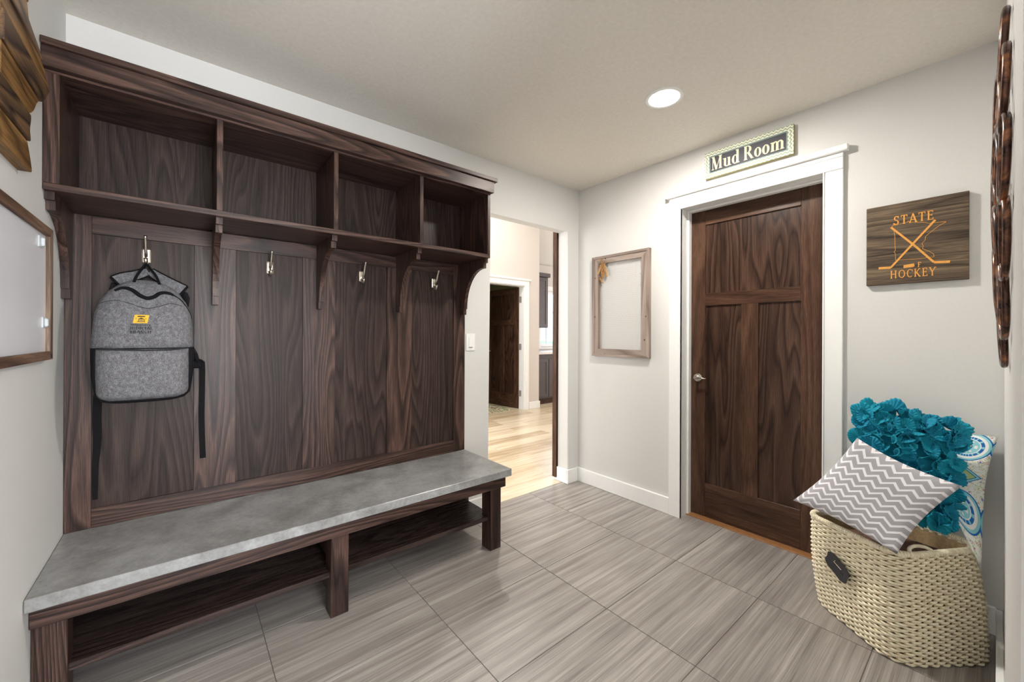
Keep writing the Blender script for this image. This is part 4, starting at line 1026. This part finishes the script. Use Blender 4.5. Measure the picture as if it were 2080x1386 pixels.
# patterned cushion at the back
TR_, TL_, BR_, BL_ = Vector((2.552, -.004, .818)), Vector((2.562, .385, .84)), Vector((2.340, .030, .455)), Vector((2.490, .36, .478))
def sagm(u, v, p):
    k = min(1, max(0, (u - .80) / .20)) * max(0, 1 - v / .40)
    return p + Vector((-.075, .006, -.100)) * k ** 1.15
mc = thing('medallion_cushion', 'white cushion with blue and green medallions hanging over the basket corner', 'cushion', (2.45, .2, .40), 'cushions piled in the wicker basket')
bm, _ = pillow_mesh([BL_, BR_, TR_, TL_], .060, sag=sagm, seed=3, front=.40); build_keep('cover', bm, 'medallion_cloth', mc)
pp = [BR_ + (TR_ - BR_) * t + Vector((.012, -.004 + .0, -.02 * (1 - t) ** 2)) for t in [i / 12 for i in range(13)]]
# teal ruffled cushion
T0, T1, T2, T3 = Vector((2.340, .378, .911)), Vector((2.452, .095, .832)), Vector((2.316, .124, .470)), Vector((2.198, .408, .541))
tcu = thing('ruffled_cushion', 'teal cushion covered in gathered fabric ruffles behind the zigzag cushion', 'cushion', (2.3, .25, .46), 'cushions piled in the wicker basket')
bm, tn = pillow_mesh([T3, T2, T1, T0], .080, seed=9, front=.55); build_keep('cover', bm, 'teal_fabric', tcu)
def surf(u, v):
    uc, vc = min(max(u, 0), 1), min(max(v, 0), 1)
    e = (max(0, 1 - (2 * uc - 1) ** 2) * max(0, 1 - (2 * vc - 1) ** 2)) ** .48
    return (T3 * (1 - u) + T2 * u) * (1 - v) + (T0 * (1 - u) + T1 * u) * v + tn * (.0425 * e)
DU, DV = (T2 - T3).normalized(), (T0 - T3).normalized()
def ruffle(base, side, up, lam, amp, height, seed, name='ruffle', mat='teal_fabric', closed=False):
    """a gathered strip of cloth sewn along the base points; side/up give its frame at each point"""
    rnd = random.Random(seed); bm = bmesh.new(); m = len(base); nt = 7; g = []
    acc = 0; ph = rnd.random() * 6
    for i in range(m):
        p = base[i]; t = (base[min(i + 1, m - 1)] - base[max(i - 1, 0)]); t.normalize()
        if i: acc += (base[i] - base[i - 1]).length
        fi = 2 * PI * acc / lam + ph + 1.3 * mnoise.noise(Vector((acc * 16, seed * 3.7, 0)))
        am = amp * (1 + .5 * mnoise.noise(Vector((acc * 24, seed * 1.3, 5)))); hh = height * (1 + .22 * mnoise.noise(Vector((acc * 20, seed, 9))))
        row = []
        for j in range(nt + 1):
            w_ = j / nt; f_ = w_ ** 1.15
            q = p + side[i] * (am * math.sin(fi) * f_ + .35 * am * math.sin(2.7 * fi + 1) * f_ * w_) + t * (.30 * lam * math.sin(2 * fi) * f_) + up[i] * (hh * (math.sin(w_ * 1.35) / math.sin(1.35)))
            row.append(bm.verts.new(q))
        g.append(row)
    for i in range(m - 1):
        for j in range(nt): bm.faces.new((g[i][j], g[i + 1][j], g[i + 1][j + 1], g[i][j + 1]))
    bmesh.ops.recalc_face_normals(bm, faces=bm.faces)
    ret = bmesh.ops.extrude_face_region(bm, geom=bm.faces[:])
    bmesh.ops.translate(bm, vec=tn * .0009, verts=[e for e in ret['geom'] if isinstance(e, bmesh.types.BMVert)])
    return build(name, bm, mat, tcu, smooth=True)
NROW = 7
for r_ in range(NROW):
    v0 = .06 + .86 * r_ / (NROW - 1); bs_, sd_, up_ = [], [], []
    for i in range(420):
        u = .02 + .90 * i / 419; v = v0 + .03 * math.sin(6 * u + r_ * 1.9)
        bs_.append(surf(u, v)); sd_.append((DV + tn * .12).normalized())
        up_.append((tn + DV * ((v - .5) * .7 + .05) + DU * (u - .5) * .7).normalized())
    ruffle(bs_, sd_, up_, .056, .024, .036, r_ + 1, mat='teal_fabric' if r_ % 2 else 'teal_fabric_b')
# gathered rosettes folded into fans, over the whole front and past the seam
def fan_mesh(seed, rad, k):
    rnd = random.Random(seed); bm = bmesh.new(); nt = 108; nr = 7; g = []
    ph = rnd.random() * 6; fa = rnd.uniform(.5, 1.0); fold = rnd.uniform(.35, .8)
    for i in range(nr + 1):
        t = i / nr; row = []
        for j in range(nt):
            a = 2 * PI * j / nt
            pleat = math.sin(k * a + ph + .5 * math.sin(3 * a)) * .060 * rad * t
            x, y = rad * t * math.cos(a), rad * t * math.sin(a)
            z = abs(x) * fold + .22 * rad * fa * t * math.sin(3 * a + ph) * t + pleat + .10 * rad * t
            x *= 1 / math.sqrt(1 + fold * fold)
            row.append(bm.verts.new((x, y, z)))
        g.append(row)
    for i in range(nr):
        for j in range(nt): bm.faces.new((g[i][j], g[i + 1][j], g[i + 1][(j + 1) % nt], g[i][(j + 1) % nt]))
    bmesh.ops.remove_doubles(bm, verts=bm.verts, dist=1e-5)
    ret = bmesh.ops.extrude_face_region(bm, geom=bm.faces[:])
    bmesh.ops.translate(bm, vec=(0, 0, .001), verts=[e for e in ret['geom'] if isinstance(e, bmesh.types.BMVert)])
    bmesh.ops.recalc_face_normals(bm, faces=bm.faces)
    me = bpy.data.meshes.new('rosette'); bm.to_mesh(me); bm.free(); me.materials.append(MATS['teal_fabric' if seed % 2 else 'teal_fabric_b'])
    for p in me.polygons: p.use_smooth = True
    return me
fms = [fan_mesh(q, .043, kk) for q, kk in ((1, 17), (2, 20), (3, 18), (4, 22), (5, 19), (6, 16))]
rn = random.Random(11); spots = []
for i in range(8): spots.append(((i + .5) / 8, 1.0, 1.05)); spots.append(((i + .2) / 8, .87, .9))
for i in range(7): spots += [(-.01, (i + .5) / 7, 1.0), (.93, (i + .5) / 7, .85), (.12, (i + .1) / 7, .9), (.86, (i + .1) / 7, .9)]
for i in range(6): spots += [((i + .5) / 6, .03, .9)]
for i in range(5):
    for j in range(5): spots.append((.2 + .6 * (i + rn.random()) / 5, .12 + .68 * (j + rn.random()) / 5, .8))
orgT = ORG(tcu)
for u, v, sz in spots:
    if u < .5 and v < .62 - .3 * u: continue                        # pressed flat under the zigzag cushion
    u += rn.uniform(-.02, .02); v += rn.uniform(-.02, .02)
    d = (tn + DU * ((u - .5) * 1.0 + rn.uniform(-.4, .4)) + DV * ((v - .5) * 1.0 + rn.uniform(-.4, .4))).normalized()
    o = bpy.data.objects.new('rosette', rn.choice(fms)); COL.objects.link(o); o.parent = tcu; o.location = surf(u, v) + tn * (.010 if 0 < u < .85 and v < .97 else (.020 if u > .8 else .006)) - orgT
    o.rotation_euler = (d.to_track_quat('Z', 'Y') @ Matrix.Rotation(rn.uniform(0, 6.28), 4, 'Z').to_quaternion()).to_euler()
    q = sz * rn.uniform(.85, 1.12); o.scale = (q, q, q)
# zigzag cushion on top
L_, T_, R_, B_ = Vector((2.165, .595, .467)), Vector((2.140, .366, .804)), Vector((2.180, .080, .680)), Vector((2.012, .232, .427))
cc = thing('zigzag_cushion', 'grey and white zigzag cushion lying across the front rim of the basket', 'cushion', (2.2, .33, .42), 'cushions piled in the wicker basket')
bm, cn = pillow_mesh([L_, B_, R_, T_], .095, seed=1, front=.62); build_keep('cover', bm, 'chevron_cloth', cc)
# pale pink cushion edge and brown throw inside the basket
pk = bmesh.new(); P = [FC + E1 * t + E2 * .03 + Vector((.012, 0, HB + .0275)) for t in [.06 + .34 * i / 10 for i in range(11)]]
tube(pk, P, [.006, .010, .012, .012, .012, .012, .012, .012, .012, .011, .008], 10)
tag(build('folded_blanket', pk, 'pink_fabric', smooth=True), 'pale pink folded blanket edge under the zigzag cushion', 'blanket')
bm = bmesh.new(); nb = 72; rings = []
def inner(z, ins): g_, s_ = shape(z); return [p + Vector((0, 0, z)) for p, _ in rr_path(g_ - ins, nb, s_)]
for z in (.012, .12, .22, .31): rings.append([bm.verts.new(p) for p in inner(z, .034)])
top = inner(.335, .040); ct = sum(top, Vector()) / nb
for q in (.95, .82, .66, .5, .34, .18, .06):
    rings.append([bm.verts.new(ct + (p - ct) * q + Vector((0, 0, .035 * (1 - q * q) + .016 * mnoise.noise(Vector((p.x * 26, p.y * 26, q * 4)))))) for p in top])
bm.faces.new(rings[0][::-1]); bm.faces.new(rings[-1])
for r0, r1 in zip(rings, rings[1:]):
    for i in range(nb): bm.faces.new((r0[i], r0[(i + 1) % nb], r1[(i + 1) % nb], r1[i]))
tag(build('throw_blanket', bm, 'brown_fur', smooth=True), 'dark brown throw blanket stuffed inside the wicker basket', 'blanket')

# ------------------------------------------------------------------ the hall beyond
sd = thing('sliding_door', 'dark brown sliding door pushed aside behind the hall opening', 'door', (2.9, 2.40, .02))
build('slab', B(2.440, 3.30, 2.376, 2.412, .018, 2.13, bev=.002), 'door_wood_z', sd)
build('edge_strip', B(2.436, 2.442, 2.372, 2.416, .018, 2.13, bev=.002), 'door_wood_z', sd)
# far door casing
t2 = empty_struct('trim_2', (3.9, FY, 0))
build('casing', B(FX1 - .006, 4.40, FY - .018, FY, 0, FZ, bev=.002), 'trim_white', t2)
build('casing', B(FX0 - .08, FX0 + .006, FY - .018, FY, 0, FZ, bev=.002), 'trim_white', t2)
build('head_casing', B(FX0 - .08, 4.40, FY - .020, FY, FZ - .006, 2.11, bev=.002), 'trim_white', t2)
build('cap', B(FX0 - .10, 4.425, FY - .036, FY, 2.11, 2.138, bev=.003), 'trim_white', t2)
build('jamb', B(FX1 - .018, FX1, FY, FY + .125, 0, FZ), 'trim_white', t2)
build('jamb', B(FX0, FX0 + .018, FY, FY + .125, 0, FZ), 'trim_white', t2)
build('jamb', B(FX0 + .018, FX1 - .018, FY, FY + .125, FZ - .018, FZ), 'trim_white', t2)
# open far door (built closed along -x from its hinge, then swung)
hinge = Vector((FX1 - .022, FY + .13, 0)); ang_d = math.radians(-84.5)
d2 = bpy.data.objects.new('door_2', None); COL.objects.link(d2); d2.location = (hinge.x, hinge.y, .01); d2['kind'] = 'structure'
def dbox(x0, x1, y0, y1, z0, z1, **k):
    o = Vector((hinge.x, hinge.y, .01)); return B(o.x + x0, o.x + x1, o.y + y0, o.y + y1, o.z + z0, o.z + z1, **k)
DWD = .80
build('stile', dbox(-.11, 0, 0, .035, 0, 2.0, bev=.002), 'door_wood_z', d2)
build('stile', dbox(-DWD, -DWD + .11, 0, .035, 0, 2.0, bev=.002), 'door_wood_z', d2)
build('stile', dbox(-DWD / 2 - .05, -DWD / 2 + .05, 0, .035, .22, 1.38, bev=.002), 'door_wood_z', d2)
for za, zb in ((0, .22), (1.38, 1.47), (1.90, 2.0)): build('rail', dbox(-DWD + .11, -.11, 0, .035, za, zb, bev=.002), 'door_wood_y', d2)
for xa, xb, za, zb in ((-DWD + .11, -.11, 1.47, 1.90), (-DWD + .11, -DWD / 2 - .05, .22, 1.38), (-DWD / 2 + .05, -.11, .22, 1.38)): build('panel', dbox(xa, xb, .01, .025, za, zb), 'door_panel', d2)
for zz in (.26, 1.03, 1.81):
    build('hinge', B(FX1 - .024, FX1 - .018, FY + .055, FY + .128, zz - .05, zz + .05, bev=.002), 'wire_metal', t2, label='pale nickel hinge')
for sgn, yb_ in ((-1, 0), (1, .035)):
    bm = bmesh.new(); o_ = Vector((hinge.x, hinge.y, .01)); lathe(bm, o_ + Vector((-DWD + .06, yb_, .93)), (0, sgn, 0), [(.028, 0), (.028, .006), (.012, .01), (.011, .045)], 16)
    h_ = build('handle', bm, 'nickel', d2)
    bm = bmesh.new(); tube(bm, [o_ + Vector((-DWD + .055, yb_ + sgn * .045, .93)), o_ + Vector((-DWD + .10, yb_ + sgn * .048, .932)), o_ + Vector((-DWD + .16, yb_ + sgn * .044, .93))], .008, 8); build('lever', bm, 'nickel', h_, smooth=True)
d2.rotation_euler = (0, 0, ang_d)
bm = bmesh.new(); box(bm, 3.2, 4.15, 5.02, 5.75, .0, .010, bev=.004)
tag(build('patterned_rug', bm, 'rug_cloth'), 'small patterned rug on the floor beyond the far door', 'rug')
# kitchen
uc = thing('upper_cabinet', 'dark stained kitchen wall cabinet beside the window', 'cabinet', (4.96, 5.5, 1.36))
build('body', B(4.642, 5.275, 5.37, 5.68, 1.36, 2.30, bev=.002), 'kitchen_wood', uc)
build('crown', B(4.642, 5.315, 5.325, 5.68, 2.30, 2.375, bev=.006), 'kitchen_wood', uc)
for xa, xb in ((4.66, 4.95), (4.965, 5.262)):
    dd = build('door', B(xa, xb, 5.350, 5.37, 1.37, 2.29, bev=.002), 'kitchen_wood', uc)
    for q in ((xa, xa + .055, 1.37, 2.29), (xb - .055, xb, 1.37, 2.29), (xa + .055, xb - .055, 1.37, 1.43), (xa + .055, xb - .055, 2.23, 2.29)):
        build('door_frame', B(q[0], q[1], 5.342, 5.351, q[2], q[3], bev=.0015), 'kitchen_wood', dd)
bc = thing('base_cabinet', 'dark stained kitchen base cabinet below the white counter', 'cabinet', (5.3, 5.4, 0))
build('body', B(4.642, 6.6, 5.10, 5.68, .10, .885, bev=.002), 'kitchen_wood', bc)
build('toe_kick', B(4.642, 6.6, 5.14, 5.68, .0, .10), 'door_wood_y', bc)
for xa, xb in ((4.66, 5.02), (5.035, 5.40), (5.415, 5.78)):
    dd = build('door', B(xa, xb, 5.082, 5.10, .13, .80, bev=.002), 'kitchen_wood', bc)
    for q in ((xa, xa + .055, .13, .80), (xb - .055, xb, .13, .80), (xa + .055, xb - .055, .13, .19), (xa + .055, xb - .055, .74, .80)):
        build('door_frame', B(q[0], q[1], 5.074, 5.083, q[2], q[3], bev=.0015), 'kitchen_wood', dd)
tag(build('countertop', B(4.642, 6.6, 5.06, 5.68, .885, .925, bev=.003), 'counter_white'), 'white kitchen countertop on the dark base cabinet', 'countertop')
w1 = empty_struct('window_1', (5.9, WY, WZ0))
for q in ((WX0, WX0 + .05, WZ0, WZ1), (WX1 - .05, WX1, WZ0, WZ1), (WX0 + .05, WX1 - .05, WZ0, WZ0 + .05), (WX0 + .05, WX1 - .05, WZ1 - .05, WZ1)):
    build('frame', B(q[0], q[1], WY + .03, WY + .09, q[2], q[3]), 'vinyl_white', w1)
build('mullion', B(5.60, 5.65, WY + .04, WY + .08, WZ0 + .05, WZ1 - .05), 'vinyl_white', w1)
build('mullion', B(5.65, WX1 - .05, WY + .04, WY + .08, 1.66, 1.70), 'vinyl_white', w1)
build('pane', B(WX0 + .05, WX1 - .05, WY + .058, WY + .062, WZ0 + .05, WZ1 - .05), 'glass', w1)
for q in ((WX0 - .08, WX0, WZ0 - .02, WZ1), (WX1, WX1 + .08, WZ0 - .02, WZ1), (WX0 - .08, WX1 + .08, WZ1, WZ1 + .09), (WX0 - .10, WX1 + .10, WZ0 - .045, WZ0 - .02)):
    build('casing', B(q[0], q[1], WY - .018, WY - .0005, q[2], q[3]), 'trim_white', w1)
struct('ground', B(-40, 90, 8.3, 120, -1.0, -.6), 'grass')
bm = bmesh.new()
for i in range(60):
    xx = -40 + i * 2.2; hh = 3.0 + 1.6 * mnoise.noise(Vector((i * .7, 0, 0))); box(bm, xx, xx + 2.4, 100, 103, -.6, hh)
o = build('tree_line', bm, 'treeline'); tag(o, 'distant tree line beyond the field outside the kitchen window', 'trees'); o['kind'] = 'stuff'
# invented door frame added around the fill light behind the camera
w2 = empty_struct('entry_light_frame', (.62, -2.3, 0))
for q in ((-.13, -.05, 0, 2.25), (1.29, 1.37, 0, 2.25), (-.05, 1.29, 2.17, 2.25), (-.05, 1.29, 0, .2), (.59, .65, .2, 2.17)):
    build('frame', B(q[0], q[1], -2.38, -2.32, q[2], q[3]), 'vinyl_white', w2)

# white frames added around the area lights on the unseen hall walls
def wframe(name, plane, at, c, zc, wd, ht, t):
    w_ = empty_struct(name, (at, c, zc - ht / 2) if plane == 'x' else (c, at, zc - ht / 2))
    for a0, a1, z0, z1 in ((c - wd / 2 - .09, c - wd / 2, zc - ht / 2 - .09, zc + ht / 2 + .09), (c + wd / 2, c + wd / 2 + .09, zc - ht / 2 - .09, zc + ht / 2 + .09), (c - wd / 2, c + wd / 2, zc - ht / 2 - .09, zc - ht / 2), (c - wd / 2, c + wd / 2, zc + ht / 2, zc + ht / 2 + .09), (c - .02, c + .02, zc - ht / 2, zc + ht / 2)):
        lo, hi = min(at, at + t), max(at, at + t)
        build('frame', B(lo, hi, a0, a1, z0, z1) if plane == 'x' else B(a0, a1, lo, hi, z0, z1), 'vinyl_white', w_)
wframe('light_frame_3', 'x', -1.2, 3.65, 1.7, 2.2, 2.0, .03)
wframe('window_4', 'y', FY, 1.75, 1.65, 1.5, 1.6, -.03)
wframe('light_frame_5', 'x', 9.2, 3.6, 1.7, 2.2, 2.0, -.03)
